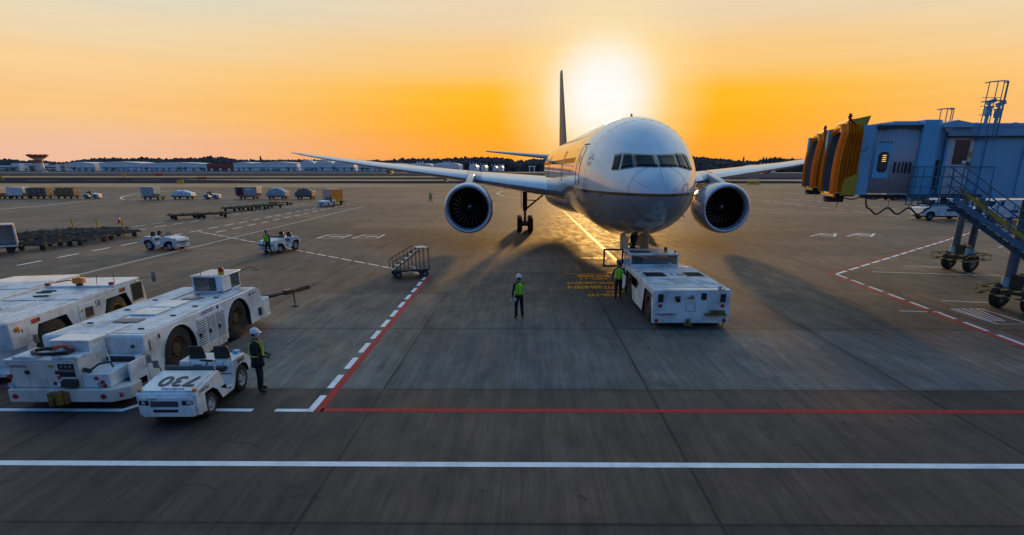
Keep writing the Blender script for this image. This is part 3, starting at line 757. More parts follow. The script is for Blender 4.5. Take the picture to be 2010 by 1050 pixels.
for sg in (1, -1):
    wg = wing_mesh(WS, sg).build('wing', [M['acgrey']], ac, angle=50)
    # bright slat along the leading edge
    b = MB(); rings = []
    for l in (3.9, 6.5, 9.2):
        s_ = wing_at(l); af = airfoil(s_[2], s_[4]); mid = len(af)//2
        rings.append([(s_[1]-.05+cx*1.0, l*sg, s_[3]+cz*1.03) for cx, cz in af[mid-6:mid+6]])
    b.loft(rings, caps=False); b.build('inboard_slat', M['wingtop'], wg, angle=60)
    b = MB(); rings = []
    for l in (10.5, 15, 20, 25, 28.4):
        s_ = wing_at(l); af = airfoil(s_[2], s_[4]); mid = len(af)//2
        rings.append([(s_[1]-.04+cx, l*sg, s_[3]+cz*1.03) for cx, cz in af[mid-6:mid+6]])
    b.loft(rings, caps=False); b.build('outboard_slat', M['wingtop'], wg, angle=60)
    # flap track fairings
    for l, ln in ((7.3, 4.6), (13.2, 4.0), (19.2, 3.4)):
        s_ = wing_at(l); xe = s_[1]+s_[2]; fr = []
        for i in range(11):
            t = i/10; r_ = math.sin(PI*t)**.6*.30+.01
            fr.append([(xe-ln*.72+ln*t, l*sg+r_*.75*math.sin(2*PI*k/14), s_[3]-.28-.12*t+r_*1.5*math.cos(2*PI*k/14)) for k in range(14)])
        MB().loft(fr).build('flap_track_fairing', M['acgrey'], wg)
    # engine
    EX, EY, EZ = 20.3, 10.05*sg, 2.82
    out = [(.03,1.67),(0,1.73),(.03,1.80),(.12,1.85),(.35,1.905),(.8,1.95),(1.6,1.97),(2.6,1.93),(3.6,1.80),(4.6,1.60),(5.5,1.38),(5.5,1.30),(4.5,1.3)]
    b = MB(); b.lathe([(x, r) for x, r in out[3:]], (EX,EY,EZ), 'x', 48); en = b.build('engine_nacelle', M['acgrey'], ac, angle=50)
    b = MB(); b.lathe([(.62,1.53),(.35,1.55),(.18,1.59),(.08,1.63)]+out[:4], (EX,EY,EZ), 'x', 48); b.build('inlet_lip', M['lip'], en, angle=60)
    b = MB(); b.lathe([(.62,1.53),(1.0,1.54),(1.5,1.56),(1.75,1.56)], (EX,EY,EZ), 'x', 48); b.build('inlet_duct', M['duct'], en)
    b = MB(); nb = 22
    for k in range(nb):
        a0 = 2*PI*k/nb; row0 = []; row1 = []
        for i in range(6):
            t = i/5; r_ = .5+1.04*t; tw = .95-.75*t if False else .35+.65*t; ch = .30+.16*math.sin(PI*t*.8)
            aa = a0+.16*t*t-.05*t
            u = Vector((0, math.cos(aa), math.sin(aa))); tt = Vector((0, -math.sin(aa), math.cos(aa)))
            d = Vector((math.cos(tw), 0, 0))+tt*math.sin(tw)
            c = Vector((EX+1.55, EY, EZ))+u*r_
            row0.append(b.v(c-d*ch*.55)); row1.append(b.v(c+d*ch*.55))
        for i in range(5): b.f([row0[i], row0[i+1], row1[i+1], row1[i]], 0, True)
    fn_ = b.build('fan', M['fan'], en, normals=False); s_ = fn_.modifiers.new('t', 'SOLIDIFY'); s_.thickness = .02
    b = MB(); b.lathe([(1.72,1.60),(1.75,1.2),(1.78,.3),(1.78,.02)], (EX,EY,EZ), 'x', 32); b.build('stator_disc', M['duct'], en)
    b = MB(); b.lathe([(1.05,.005),(1.08,.10),(1.2,.24),(1.4,.38),(1.62,.50),(1.7,.5)], (EX,EY,EZ), 'x', 24); sn = b.build('spinner', M['duct'], en)
    b = MB(); b.tube([(EX+1.06+.16*t, EY+(.05+.18*t)*math.cos(1.2+sg*.2+1.3*t), EZ+(.05+.18*t)*math.sin(1.2+1.3*t)) for t in (0,.25,.5,.75,1)], [.02,.045,.05,.04,.015], 6)
    b.build('spiral_mark', M['pwhite'], sn)
    b = MB(); b.lathe([(4.4,1.15),(5.6,1.0),(6.5,.75),(7.0,.62),(6.6,.5),(7.6,.12),(7.7,.01)], (EX,EY,EZ), 'x', 28); b.build('exhaust_cone', M['steel'], en)
    # pylon
    s_ = wing_at(10.05)
    b = MB(); b.prism([(EX+1.2,EZ+1.86),(EX+2.0,EZ+2.15),(EX+4.6,s_[3]+.42),(EX+9.5,s_[3]+.3),(EX+9.5,s_[3]-.35),(EX+6.2,EZ+1.0),(EX+3,EZ+1.2),(EX+1.2,EZ+1.7)], EY-.26, EY+.26, 'y')
    b.build('pylon', M['acgrey'], ac, bevel=.09)
    # nacelle chine
    MB().prism([(EX+1.2,0),(EX+2.4,0),(EX+2.2,.26),(EX+1.8,.30)], -.015, .015, 'y').build('nacelle_chine', M['acgrey'], en).matrix_local = Matrix.Translation((0, EY, EZ)) @ Matrix.Rotation(sg*R(42), 4, 'X') @ Matrix.Translation((0, 0, 1.90))
    # main gear
    GX, GY = 31.8, 5.49*sg
    b = MB(); b.cyl((GX,GY,.75), (GX-.05,GY,2.0), .13, n=14); b.cyl((GX-.05,GY,1.9), (GX-.1,GY,4.2), .22, n=14)
    b.box((GX,GY,.72), (3.2,.26,.30)); b.tube([(GX-1.4,GY,.85),(GX-.35,GY,1.9)], .06); b.tube([(GX+.9,GY,.9),(GX+.3,GY,2.3)], .06)
    for ax in (-1.48, 0, 1.48): b.cyl((GX+ax,GY-.7,.67), (GX+ax,GY+.7,.67), .11)
    b.tube([(GX-.3,GY+.1,2.0),(GX-.45,GY+.12,3.0),(GX-.3,GY,3.9)], .035)
    mg = b.build('main_gear', M['gear'], ac)
    b = MB(); b.tube([(GX,GY-.1*sg,2.05),(GX-.1,GY-1.9*sg,3.5)], .085); b.tube([(GX,GY-.1*sg,2.9),(GX-.1,GY-1.05*sg,2.85)], .05); b.build('side_brace', M['gear'], mg)
    b = MB(); b.prism([(-.9,2.15),(.7,2.15),(.8,4.15),(-1.0,4.2)], GY+.34*sg, GY+.39*sg, 'y'); o = b.build('gear_door', M['gear'], mg); o.location.x = GX
    for ax in (-1.48, 0, 1.48):
        for q in (-.52, .52): put_wheel(GX+ax, GY+q, .67, mg)
    # tailplane
    TS = [(.9,54.2,7.2,7.05,.10,0),(2.0,55.0,6.6,7.2,.10,0),(10.6,61.6,2.6,8.12,.09,0),(10.85,62.0,1.8,8.16,.06,0)]
    wing_mesh(TS, sg).build('tailplane', M['acgrey'], ac, angle=50)
VS = [(7.9,50.5,11.5,0,.065,0),(8.6,51.9,10.0,0,.065,0),(18.5,60.8,4.2,0,.05,0),(18.8,61.4,3.2,0,.045,0)]
M['finblue'] = mat('fin_paint', (.05,.055,.075), .5, var=.05)
wing_mesh(VS, 1, True).build('tail_fin', M['finblue'], ac, angle=50)
# nose gear
b = MB(); b.cyl((5.9,0,.6), (5.88,0,1.6), .09, n=12); b.cyl((5.88,0,1.5), (5.8,0,3.0), .15, n=12); b.cyl((5.9,-.5,.55), (5.9,.5,.55), .09)
b.tube([(5.88,0,1.7),(4.6,0,2.7)], .07); b.tube([(5.9,.13,1.5),(5.6,.13,2.4)], .03); b.tube([(5.72,-.25,1.75),(5.72,.25,1.75)], .04)
ng = b.build('nose_gear', M['gear'], ac)
o = main_wheel(.54, .4); o.parent = ng; o.location = (5.9,.32,.54); o2 = dup(o, parent=ng); o2.location = (5.9,-.32,.54)
for q in (-.18, .18):
    MB().cyl((5.66,q,1.95), (5.60,q,1.95), .10, n=14).build('taxi_light', M['lamp'], ng)
for sg in (1, -1):
    MB().prism([(4.6,1.55),(6.6,1.55),(6.9,2.45),(4.4,2.45)], .50*sg, .54*sg, 'y').build('nose_gear_door', M['acgrey'], ng)

# ------------------------------------------------------------------ ground vehicles  (local: +y forward, x right, z up)
def wheel(r, wd, rimr, m_rim, parent, loc, name='wheel', lugs=6, spokes=False):
    """wheel on a sideways axle; the dressed face points to -x if loc.x < 0"""
    sg = 1 if loc[0] >= 0 else -1; h = wd/2
    b = MB(); b.lathe([(-h,rimr),(-h,r*.86),(-h*.75,r*.97),(-h*.3,r),(h*.3,r),(h*.75,r*.97),(h,r*.86),(h,rimr)], axis='x', n=30)
    for k in range(22):           # tread blocks
        a = 2*PI*k/22; b.box((0, math.cos(a)*r*.985, math.sin(a)*r*.985), (wd*.8, r*.13, r*.05), rx=a+PI/2)
    o = b.build(name, M['rubber'], parent); o.location = loc
    b = MB(); b.lathe([(h*.95*sg,rimr),(h*.98*sg,rimr*.92),(h*.5*sg,rimr*.84),(h*.35*sg,rimr*.5),(h*.75*sg,rimr*.42),(h*.8*sg,rimr*.2),(h*.8*sg,.005)], axis='x', n=26)
    b.lathe([(-h*.8*sg,rimr),(-h*.4*sg,rimr*.5),(-h*.4*sg,.005)], axis='x', n=20)
    for k in range(lugs):
        a = 2*PI*k/lugs; b.cyl((h*.45*sg, math.cos(a)*rimr*.62, math.sin(a)*rimr*.62), (h*.78*sg, math.cos(a)*rimr*.62, math.sin(a)*rimr*.62), rimr*.07, n=6)
    b.build('rim', m_rim, o)
    if spokes:
        b = MB()
        for k in range(5):
            a = 2*PI*(k+.5)/5; b.cyl((h*.50*sg, math.cos(a)*rimr*.60, math.sin(a)*rimr*.60), (h*.62*sg, math.cos(a)*rimr*.60, math.sin(a)*rimr*.60), rimr*.15, n=10)
        b.build('rim_holes', M['black'], o)
    return o

def arch_round(yc, zb, r, n=10, z0=None):
    """points of a round wheel arch going from +y to -y side, starting at level zb"""
    z0 = r*.95 if z0 is None else z0
    return [(yc+r*math.cos(PI*k/n), z0+r*math.sin(PI*k/n)*1.0) for k in range(n+1)]
def arch_flat(yc, zb, w0, w1, zt):
    return [(yc+w0, zb), (yc+w0*.92, zb+.25), (yc+w1, zt), (yc-w1, zt), (yc-w0*.92, zb+.25), (yc-w0, zb)]

def beacon(parent, loc, s=1, two=True):
    b = MB(); b.cyl((0,0,0), (0,0,.10*s), .09*s, .085*s, n=14); o = b.build('beacon', M['yellow'] if two else M['black'], parent); o.location = loc
    b = MB(); b.cyl((0,0,.10*s), (0,0,.20*s), .085*s, .08*s, n=14); b.ball((0,0,.20*s), (.08*s,.08*s,.06*s)); b.build('beacon_lens', M['redlens'] if two else M['orange'], o)
    M['redlens'].node_tree.nodes['Principled BSDF'].inputs['Roughness'].default_value = .2
    return o

def mirror(parent, base, top, sz=(.04,.14,.3)):
    b = MB(); b.tube([base, ((base[0]+top[0])/2, (base[1]+top[1])/2, base[2]+(top[2]-base[2])*.7), top], .012, 6); o = b.build('mirror', M['black'], parent)
    MB().box(top, sz).build('mirror_glass', M['steel'], o); return o

# ---- heavy pushback tug numbered 18, tail towards the camera
def tug18():
    W = 1.46; Lg = 8.3; HT = 1.47
    t = thing('pushback_tug', (6.25, 21.35, 0), R(.6), 'white low pushback tug with 18 on its deck, cab door open, under the airliner nose', 'pushback tug')
    poly = [(0,.18),(0,HT-.03),(.04,HT),(5.35,HT),(7.7,HT-.22),(8.3,HT-.35),(8.3,.4),(7.9,.2)]
    a2 = arch_flat(5.15,.2,1.02,.62,1.24); a1 = arch_flat(1.05,.2,.93,.60,1.24)
    P_ = poly+a2+a1
    base = len(poly); em = {i: 1 for i in range(base, base+5)}; em.update({i: 1 for i in range(base+6, base+11)})
    body = MB().prism(P_, -W, W, 'x', 0, em).build('body', [M['white'], M['black']], t, bevel=.015)
    MB().bb((-W+.1,.1,.25), (W-.1,8.1,.5)).build('chassis', M['dark'], t)
    for y in (1.05, 5.15):
        for x in (-W+.26, W-.26): wheel(.70,.42,.36,M['rust'],t,(x,y,.70))
    # deck plates
    for (x0,y0,x1,y1) in ((-W+.05,.5,W-.05,2.35),(-W+.05,2.4,-.25,3.7),(-.2,2.4,W-.05,3.7),(-W+.05,3.75,W-.05,5.1)):
        MB().bb((x0,y0,HT+.001), (x1,y1,HT+.018)).build('deck_plate', M['white2'], t, bevel=.006)
    for k in range(12):
        MB().box((-.35+.13*k,1.5,HT+.025), (.025,1.3,.014), rz=.45).build('deck_tread', M['white2'], t)
    for (x0,x1,m,nm) in ((-1.18,-.30,M['black'],'engine_grille'),(.55,1.32,M['olive'],'radiator_grille')):
        g = MB(); g.bb((x0,2.7,HT+.019), (x1,3.62,HT+.03)).build(nm, m, t)
        g = MB()
        for k in range(9): g.bb((x0+.03,2.74+.1*k,HT+.031), (x1-.03,2.77+.1*k,HT+.042))
        g.build('grille_slats', M['dark'], t)
    text('deck_number', '18', .62, M['ink'], t, (.18,3.15,HT+.022), (0,0,0), sx=1.2)
    # tail face
    for x in (-W+.28, W-.28):
        MB().box((x,-.02,1.16), (.20,.05,.32)).build('tail_lamp', M['black'], t, bevel=.02)
        MB().cyl((x,-.03,.86), (x,.01,.86), .07, n=16).build('round_reflector', M['redlens'], t)
        MB().cyl((x-.12*(1 if x>0 else -1)*-1,-.03,.28), (x-.12*(1 if x>0 else -1)*-1,.01,.28), .07, n=16).build('round_reflector', M['redlens'], t)
    MB().box((.45,-.02,1.22), (.20,.05,.26)).build('work_lamp', M['black'], t, bevel=.02)
    b = MB(); b.cyl((-.55,-.16,1.1), (-.55,.02,1.14), .09, n=14); b.box((-.55,-.03,1.2), (.2,.06,.05)); b.build('horn', M['black'], t)
    b = MB(); b.box((-.05,-.05,1.17), (.24,.08,.05)); b.box((-.02,-.1,1.24), (.1,.1,.09)); b.build('camera_housing', M['steel'], t)
    b = MB(); b.box((-.95,-.04,.55), (.78,.07,.02)); b.box((-.95,-.06,.53), (.5,.04,.03)); b.build('tail_step', M['steel'], t)
    b = MB(); b.box((.92,-.12,.55), (.78,.24,.04)); b.box((.98,-.14,.63), (.5,.18,.14)); b.tube([(.75,-.2,.6),(.9,-.22,.72),(1.2,-.2,.66),(1.25,-.18,.3),(1.2,-.16,.08)], .02); b.build('chock_tray', M['ochre'], t)
    b = MB(); b.box((-.12,-.1,.16), (.3,.22,.1)); b.box((-.12,-.14,.28), (.12,.12,.18)); b.build('tow_hitch', M['ochre'], t)
    b = MB()
    for (x, z, w_, h_) in ((-.02,.97,.36,.02),(-.02,.64,.36,.02)): b.box((x,-.004,z), (w_,.006,.012))
    for x in (-.2,.16): b.box((x,-.004,.80), (.012,.006,.34))
    b.build('hatch_seam', M['ink'], t)
    b = MB(); b.box((W-.38,-.01,HT+.015), (.26,.05,.04)); b.box((W-.45,-.03,HT+.1), (.1,.1,.14), rz=.5); b.tube([(W-.3,.0,HT+.05),(W-.12,-.03,HT+.1),(W+.02,-.05,HT+.02)], .015); b.build('reversing_camera', M['lamp'], t)
    # warning label colours by the arches
    MB().box((-W-.004,3.0,1.1), (.006,.05,.25)).build('side_seam', M['ink'], t)
    text('side_lettering', 'UNITED', .17, M['ink'], t, (-W-.005,3.15,1.12), (R(90),0,R(-90)))
    text('side_number', '18', .2, M['ink'], t, (-W-.005,.25,1.2), (R(90),0,R(-90)))
    # cab
    cx0, cx1, cy0, cy1 = -W+.06, W-.62, 5.35, 7.0
    HC = 2.08
    c = MB(); th = .06
    for x in (cx0, cx1-th):
        for y in (cy0, cy1-th): c.bb((x,y,HT), (x+th,y+th,HC-.08))
    c.bb((cx0,cy0,HT), (cx1,cy0+th,HT+.10)); c.bb((cx0,cy1-th,HT-.2), (cx1,cy1,HT+.12)); c.bb((cx1-th,cy0,HT), (cx1,cy1,HT+.12))
    c.bb((cx0-.04,cy0-.06,HC-.08), (cx1+.04,cy1+.1,HC))
    cab = c.build('cab', M['white'], t, bevel=.012)
    for (a_, b__) in (((cx0+th,cy0+.02,HT+.10),(cx1-th,cy0+.035,HC-.08)), ((cx0+th,cy1-.035,HT+.12),(cx1-th,cy1-.02,HC-.08)), ((cx1-.035,cy0+th,HT+.12),(cx1-.02,cy1-th,HC-.08))):
        MB().bb(a_, b__).build('cab_window', M['cabglass'], cab)
    MB().bb((cx0+.06,cy0+.25,HC+.002), (cx0+1.0,cy0+.8,HC+.02)).build('roof_hatch', M['ink'], cab)
    beacon(cab, (.30,cy0+.35,HC), 1.0)
    beacon(cab, (cx1-.15,cy0+.15,HC), .5)
    # seat back and console seen through the glass
    b = MB(); b.box((-.9,6.0,1.55), (.45,.12,.55)); b.box((-.9,6.25,1.3), (.45,.45,.12)); b.build('driver_seat', M['seat'], cab, bevel=.04)
    b = MB(); b.tube([(-.9+.17*math.cos(2*PI*k/16),6.55+.08*math.sin(2*PI*k/16),1.6+.15*math.sin(2*PI*k/16)) for k in range(16)], .015, closed=True); b.build('steering_wheel', M['black'], cab)
    # open door swung out to the left
    d = MB(); dx0, dx1, dz0, dz1, dy = cx0-1.02, cx0-.02, 1.17, 2.07, 7.02
    for bx in ((dx0,dz0,dx0+.09,dz1),(dx1-.09,dz0,dx1,dz1),(dx0,dz1-.09,dx1,dz1),(dx0,dz0,dx1,dz0+.09)): d.bb((bx[0],dy,bx[1]), (bx[2],dy+.05,bx[3]))
    dr = d.build('cab_door', M['black'], cab, bevel=.012)
    dr2 = MB(); dr2.box((cx0-.5,dy+.025,1.6), (.82,.008,.72)); dg = dr2.build('door_glass', M['clearglass'], dr)
    MB().bb((-W-.02,5.9,.45), (-W+.02,6.15,1.25)).build('door_edge_panel', M['white'], t)
    mirror(cab, (cx1,cy1-.2,1.7), (cx1+.32,cy1-.1,1.78), (.16,.04,.34)); mirror(cab, (cx0,cy1-.1,1.55), (cx0-.3,cy1-.45,1.52), (.26,.05,.18))
    b = MB(); b.tube([(0,8.3,.55),(0,9.0,.5),(0,9.6,.52)], .09, 10); b.box((0,9.6,.5), (.8,.14,.14)); b.build('tow_bar', M['yellow'], t)
    return t
M['cabglass'] = bpy.data.materials.new('cab_glass'); n_, l_ = nt(M['cabglass']); bb0 = n_['Principled BSDF']
bb0.inputs['Base Color'].default_value = (.10,.12,.13,1); bb0.inputs['Roughness'].default_value = .03; bb0.inputs['Transmission Weight'].default_value = 0; bb0.inputs['Alpha'].default_value = .45
M['clearglass'] = bpy.data.materials.new('clear_glass'); n_, l_ = nt(M['clearglass']); bb0 = n_['Principled BSDF']
bb0.inputs['Base Color'].default_value = (.3,.3,.28,1); bb0.inputs['Roughness'].default_value = .03; bb0.inputs['Alpha'].default_value = .14
tug18()

# ---- long tug numbered 1 with its generator cabinet
def tug1():
    W = 1.36; HT = 1.60
    t = thing('heavy_aircraft_tug', (-11.62, 14.62, 0), R(0), 'longest white tug, numbered 1, with round arches and louvred doors', 'aircraft tug')
    # local y = 0 at the near face of the main hull, hull runs to y = 6.85
    poly = [(0,.25),(0,HT-.05),(.06,HT),(6.6,HT-.02),(6.85,HT-.12),(6.95,.9),(6.95,.3)]
    r = .84
    a2 = [(5.15+r*math.cos(PI*k/14), .62+r*math.sin(PI*k/14)) for k in range(15)]; a2 = [(5.15+r,.28)]+a2+[(5.15-r,.28)]
    a1 = [(1.55+r*math.cos(PI*k/14), .62+r*math.sin(PI*k/14)) for k in range(15)]; a1 = [(1.55+r,.28)]+a1+[(1.55-r,.28)]
    P_ = poly+a2+a1; base = len(poly)
    em = {i: 1 for i in list(range(base, base+16))+list(range(base+17, base+33))}
    body = MB().prism(P_, -W, W, 'x', 0, em).build('body', [M['white'], M['black']], t, bevel=.03)
    for y in (1.55, 5.15):
        for x in (-W+.30, W-.30): wheel(.76,.46,.42,M['rust'],t,(x,y,.76),lugs=8)
        for x in (-W-.005, W+.005):
            MB().tube([(x,y+(r+.015)*math.cos(PI*k/16),.62+(r+.015)*math.sin(PI*k/16)) for k in range(17)], .016, 6).build('arch_trim', M['white'], t)
    MB().bb((-W+.1,.2,.28), (W-.1,6.9,.5)).build('chassis', M['dark'], t)
    # louvred doors between the wheels
    for (y0, y1) in ((2.50,3.02),(3.07,3.60),(3.65,4.18)):
        b = MB(); b.bb((W,y0,.42), (W+.02,y1,1.38)); dr = b.build('louvred_door', M['white'], t)
        b = MB()
        for k in range(12):
            z = .50+.074*k; b.box((W+.036,(y0+y1)/2,z), (.022,y1-y0-.08,.038))
        b.build('louvres', M['white'], dr)
        MB().bb((W+.021,y0+.04,.47), (W+.024,y1-.04,1.34)).build('louvre_shade_plate', M['black'], dr)  # black plate painted as the shade between the slats
        b = MB(); b.box((W+.045,y0+.09,.86), (.03,.10,.13)); b.build('door_latch', M['black'], dr)
    b = MB()
    for k in range(6): b.bb((W-.02,2.5+.28*k,.2), (W+.01,2.74+.28*k,.41))
    b.build('skirt_panels', M['cream'], t)
    text('side_lettering', 'UNITED', .17, M['blue'], t, (W+.006,3.20,1.475), (R(90),0,R(90)), sx=1.25)
    MB().cyl((W,3.84,1.475), (W+.008,3.84,1.475), .07, n=16).build('side_emblem', M['blue'], t)
    text('hull_number', '1', .44, M['ink'], t, (W+.006,.22,1.24), (R(90),0,R(90)))
    text('side_lettering', 'UNITED', .08, M['blue'], t, (W+.006,6.4,1.40), (R(90),0,R(90)), sx=1.25)
    for y in (.66, 6.12): MB().box((W+.006,y,1.40), (.008,.07,.13)).build('side_vent', M['black'], t)
    # deck hatches
    for (x0,y0,x1,y1,z,m) in ((-1.26,.15,-.45,6.3,.010,'white2'),(.42,.2,1.28,6.3,.010,'white2'),(-.40,.1,.38,1.1,.03,'white2'),(-.40,2.15,.38,3.0,.05,'white'),(-.40,3.15,.38,4.05,.05,'white')):
        MB().bb((x0,y0,HT+.001), (x1,y1,HT+z)).build('deck_plate', M[m], t, bevel=.006)
    for (x0,y0,x1,y1) in ((-.38,1.35,.36,1.75),(-.1,4.3,.55,4.62)):
        g = MB(); 
        for k in range(8): g.bb((x0,y0+(y1-y0)*k/8,HT+.005), (x1,y0+(y1-y0)*(k+.6)/8,HT+.03))
        g.build('deck_grille', M['steel'], t)
    for (x, y) in ((.95,.6),(.95,2.1),(.95,3.3),(.95,4.6),(-.9,1.2),(-.9,2.8),(-.9,4.2),(.1,1.2),(.1,5.0)):
        MB().box((x,y,HT+.03), (.16,.05,.03)).build('lifting_handle', M['black'], t)
    # near face details
    b = MB(); b.bb((-1.3,-.02,.3), (1.3,0,.32)); b.build('front_seam', M['ink'], t)
    MB().cyl((1.05,-.02,1.30), (1.05,.0,1.30), .05, n=12).build('round_cap', M['rust'], t)
    # stepped front: operator well on the right, generator cabinet on the left
    b = MB(); b.bb((.42,-1.05,.30), (1.36,-.02,.36)); b.bb((1.30,-.70,.36), (1.36,-.02,1.06)); b.bb((.44,-.3,.36), (1.29,-.02,1.10))
    b.build('operator_well', M['white'], t, bevel=.01)
    b = MB(); b.bb((.5,-.36,.92), (1.26,-.24,1.12)); b.bb((.5,-.66,.42), (1.26,-.32,.60)); b.build('operator_seat', M['seat'], t, bevel=.04)
    b = MB(); b.bb((.47,-.325,.37), (1.28,-.31,.92)); b.build('well_recess', M['black'], t)
    # bumper beam with chamfered corner
    bp_ = [(-1.42,-1.28),(1.15,-1.28),(1.50,-1.0),(1.50,-.55),(1.36,-.5),(1.36,-.1),(-1.36,-.1),(-1.42,-.9)]
    MB().prism(bp_, .22, .56, 'z').build('front_bumper', M['cream'], t, bevel=.02)
    for x in (-1.25, .98): MB().cyl((x,-1.31,.38), (x,-1.27,.38), .065, n=16).build('reflector', M['redlens'], t)
    MB().cyl((1.33,-1.18,.38), (1.35,-1.14,.38), .06, n=16).build('reflector', M['redlens'], t)
    b = MB(); b.box((-.10,-1.36,.36), (.46,.16,.30)); b.box((.02,-1.45,.40), (.12,.2,.34)); b.box((-.2,-1.42,.3), (.12,.2,.2)); b.build('tow_hook', M['ochre'], t, bevel=.02)
    # generator cabinet
    gx0, gx1, gy0, gy1, gz0, gz1 = -1.46, .42, -1.16, -.12, .57, 1.28
    b = MB(); b.bb((gx0+.16,gy0,gz0), (gx1,gy1,gz1)); b.bb((gx0,gy0+.02,gz1-.12), (gx0+.16,gy1,gz1)); b.bb((gx0+.06,gy0+.04,gz0), (gx0+.16,gy1,gz1-.12))
    gc = b.build('generator_cabinet', M['cream'], t, bevel=.012)
    MB().bb((gx0,gy0-.01,gz1+.001), (gx1+.01,gy1,gz1+.02)).build('cabinet_top', M['white2'], gc)
    for (x0, x1) in ((gx0+.17,gx0+.56),(gx0+.58,gx0+1.0)):
        MB().bb((x0,gy0-.015,gz0+.03), (x1,gy0-.002,gz1-.06)).build('cabinet_door', M['cream'], gc, bevel=.006)
    MB().bb((gx0+.50,gy0-.02,.93), (gx0+.63,gy0-.016,1.03)).build('door_latch', M['black'], gc)
    MB().bb((gx0+1.36,gy0-.012,.86), (gx0+1.76,gy0-.002,1.20)).build('control_window', M['glass'], gc)
    b = MB()
    for k in range(3): b.cyl((gx0+1.45+.11*k,gy0-.02,1.13), (gx0+1.45+.11*k,gy0-.012,1.13), .035, n=12)
    b.build('gauges', M['steel'], gc)
    b = MB(); b.prism([(gy0-.002,.80),(gy0-.11,.76),(gy0-.13,.62),(gy0-.002,.60)], gx0+1.42, gx0+1.80, 'x'); b.build('exhaust_hood', M['black'], gc)
    for (x, z, w_, h_, m) in ((1.18,1.14,.14,.06,'yellow'),(1.30,.97,.10,.09,'ink'),(1.33,.84,.08,.09,'red'),(1.19,.68,.08,.08,'ink'),(1.29,.65,.07,.06,'pwhite')):
        MB().box((gx0+x,gy0-.006,z), (w_,.008,h_)).build('label_plate', M[m], gc)
    text('cabinet_lettering', 'GP0345', .115, M['ink'], gc, (gx0+.36,gy0-.018,1.13), (R(90),0,0), sx=1.15)
    for x in (gx0+.08, gx0+.13):
        pass
    b = MB(); b.cyl((gx0+.07,gy0-.02,.86), (gx0+.07,gy0+.04,.86), .055, n=14); b.build('marker_lamp', M['redlens'], gc)
    b = MB(); b.cyl((gx0+.10,gy0-.05,.64), (gx0+.10,gy0+.06,.64), .07, n=14); b.build('headlight', M['lamp'], gc)
    # right flank of the cabinet: lower wing with lamps
    b = MB(); b.prism([(gy0+.02,.57),(gy0+.02,.92),(gy1,1.0),(gy1,.57)], .425, 1.12, 'x'); wg = b.build('cabinet_flank', M['white'], t, bevel=.015)
    for (x, z) in ((.80,.82),(.94,.72),(.98,.62)):
        MB().cyl((x,gy0-.02,z), (x,gy0+.03,z), .045, n=12).build('flank_lamp', M['redlens'], wg)
    MB().tube([(.86+.05*math.cos(2*PI*k/14),gy0-.01,.66+.05*math.sin(2*PI*k/14)) for k in range(14)], .012, 6, closed=True).build('tow_eye', M['steel'], wg)
    b = MB(); b.cyl((.46,gy0+.1,1.02), (.62,gy0+.1,.98), .055, n=12); b.tube([(.62,gy0+.1,1.0),(.75,gy0+.25,1.12),(.98,gy0+.35,1.14),(1.06,gy0+.3,1.02)], .028); b.build('power_plug', M['black'], wg)
    # cabinet upper pack and cable coil
    b = MB(); b.bb((-.52,-.62,gz1+.02), (.36,-.02,1.62)); b.bb((-.62,-.66,1.60), (.42,-.02,1.66)); b.build('upper_locker', M['white'], t, bevel=.012)
    b = MB(); b.bb((-1.26,-1.12,1.31), (-.66,-.35,1.37)); b.bb((-.26,-1.12,1.31), (.40,-.66,1.37)); b.build('locker_lid', M['white2'], t, bevel=.01)
    rnd = random.Random(3)
    b = MB(); pts = []
    for k in range(90):
        a = 2*PI*k/22; rr = .40+.03*math.sin(k*.7)+.02*rnd.random(); pts.append((-.42+rr*1.15*math.cos(a), -.84+rr*.62*math.sin(a), 1.40+.018*(k//22)+.012*rnd.random()))
    b.tube(pts, .024, 6); b.build('power_cable', M['cable'], t)
    b = MB(); b.box((-.36,-.78,1.52), (.11,.10,.09), rz=.3); b.tube([(-.3,-.75,1.52),(-.12,-.7,1.53),(.04,-.78,1.48)], .035); b.build('cable_connector', M['cone'], t)
    # wire gate
    b = MB(); b.tube([(.50,-.68,1.12),(.50,-.68,1.55),(.80,-.66,1.50),(.86,-.66,1.12)], .014, closed=True); b.build('wire_gate', M['white'], t)
    MB().box((.67,-.67,1.32), (.3,.006,.36)).build('gate_screen', M['clearglass'], t)
    # cab and beacon
    c = MB(); x0,x1,y0,y1,zt = -.30,.78,5.45,6.75,HT+.56
    c.bb((x0,y0,HT), (x1,y1,HT+.06))
    for (x, y) in ((x0,y0),(x1-.24,y0),(x0,y1-.05),(x1-.05,y1-.05)): c.bb((x,y,HT), (x+(.24 if x > .3 and y < 6 else .05),y+.05,zt))
    c.bb((x0-.03,y0-.04,zt), (x1+.03,y1+.1,zt+.05)); c.bb((x1-.05,y0+.05,HT), (x1,y0+.6,zt))
    cab = c.build('cab', M['white'], t, bevel=.012)
    MB().bb((x0+.06,y0+.02,zt+.052), (x1-.06,y1-.1,zt+.062)).build('roof_panel', M['cream'], cab)
    for (a_, b__) in (((x0+.05,y0+.02,HT+.06),(x1-.24,y0+.035,zt)), ((x1-.03,y0+.6,HT+.06),(x1-.015,y1-.05,zt)), ((x0+.05,y1-.035,HT+.06),(x1-.05,y1-.02,zt)), ((x0+.015,y0+.05,HT+.06),(x0+.03,y1-.05,zt))):
        MB().bb(a_, b__).build('cab_window', M['cabglass'], cab)
    b = MB(); b.box((.1,6.2,HT+.25), (.42,.12,.45)); b.build('driver_seat', M['seat'], cab, bevel=.03)
    beacon(cab, (x1-.12,y0+.25,zt+.05), 1.15)
    MB().tube([(x0+.3,y0+.1,zt+.05),(x0+.3,y0+.1,zt+.22)], .01).build('aerial', M['black'], cab)
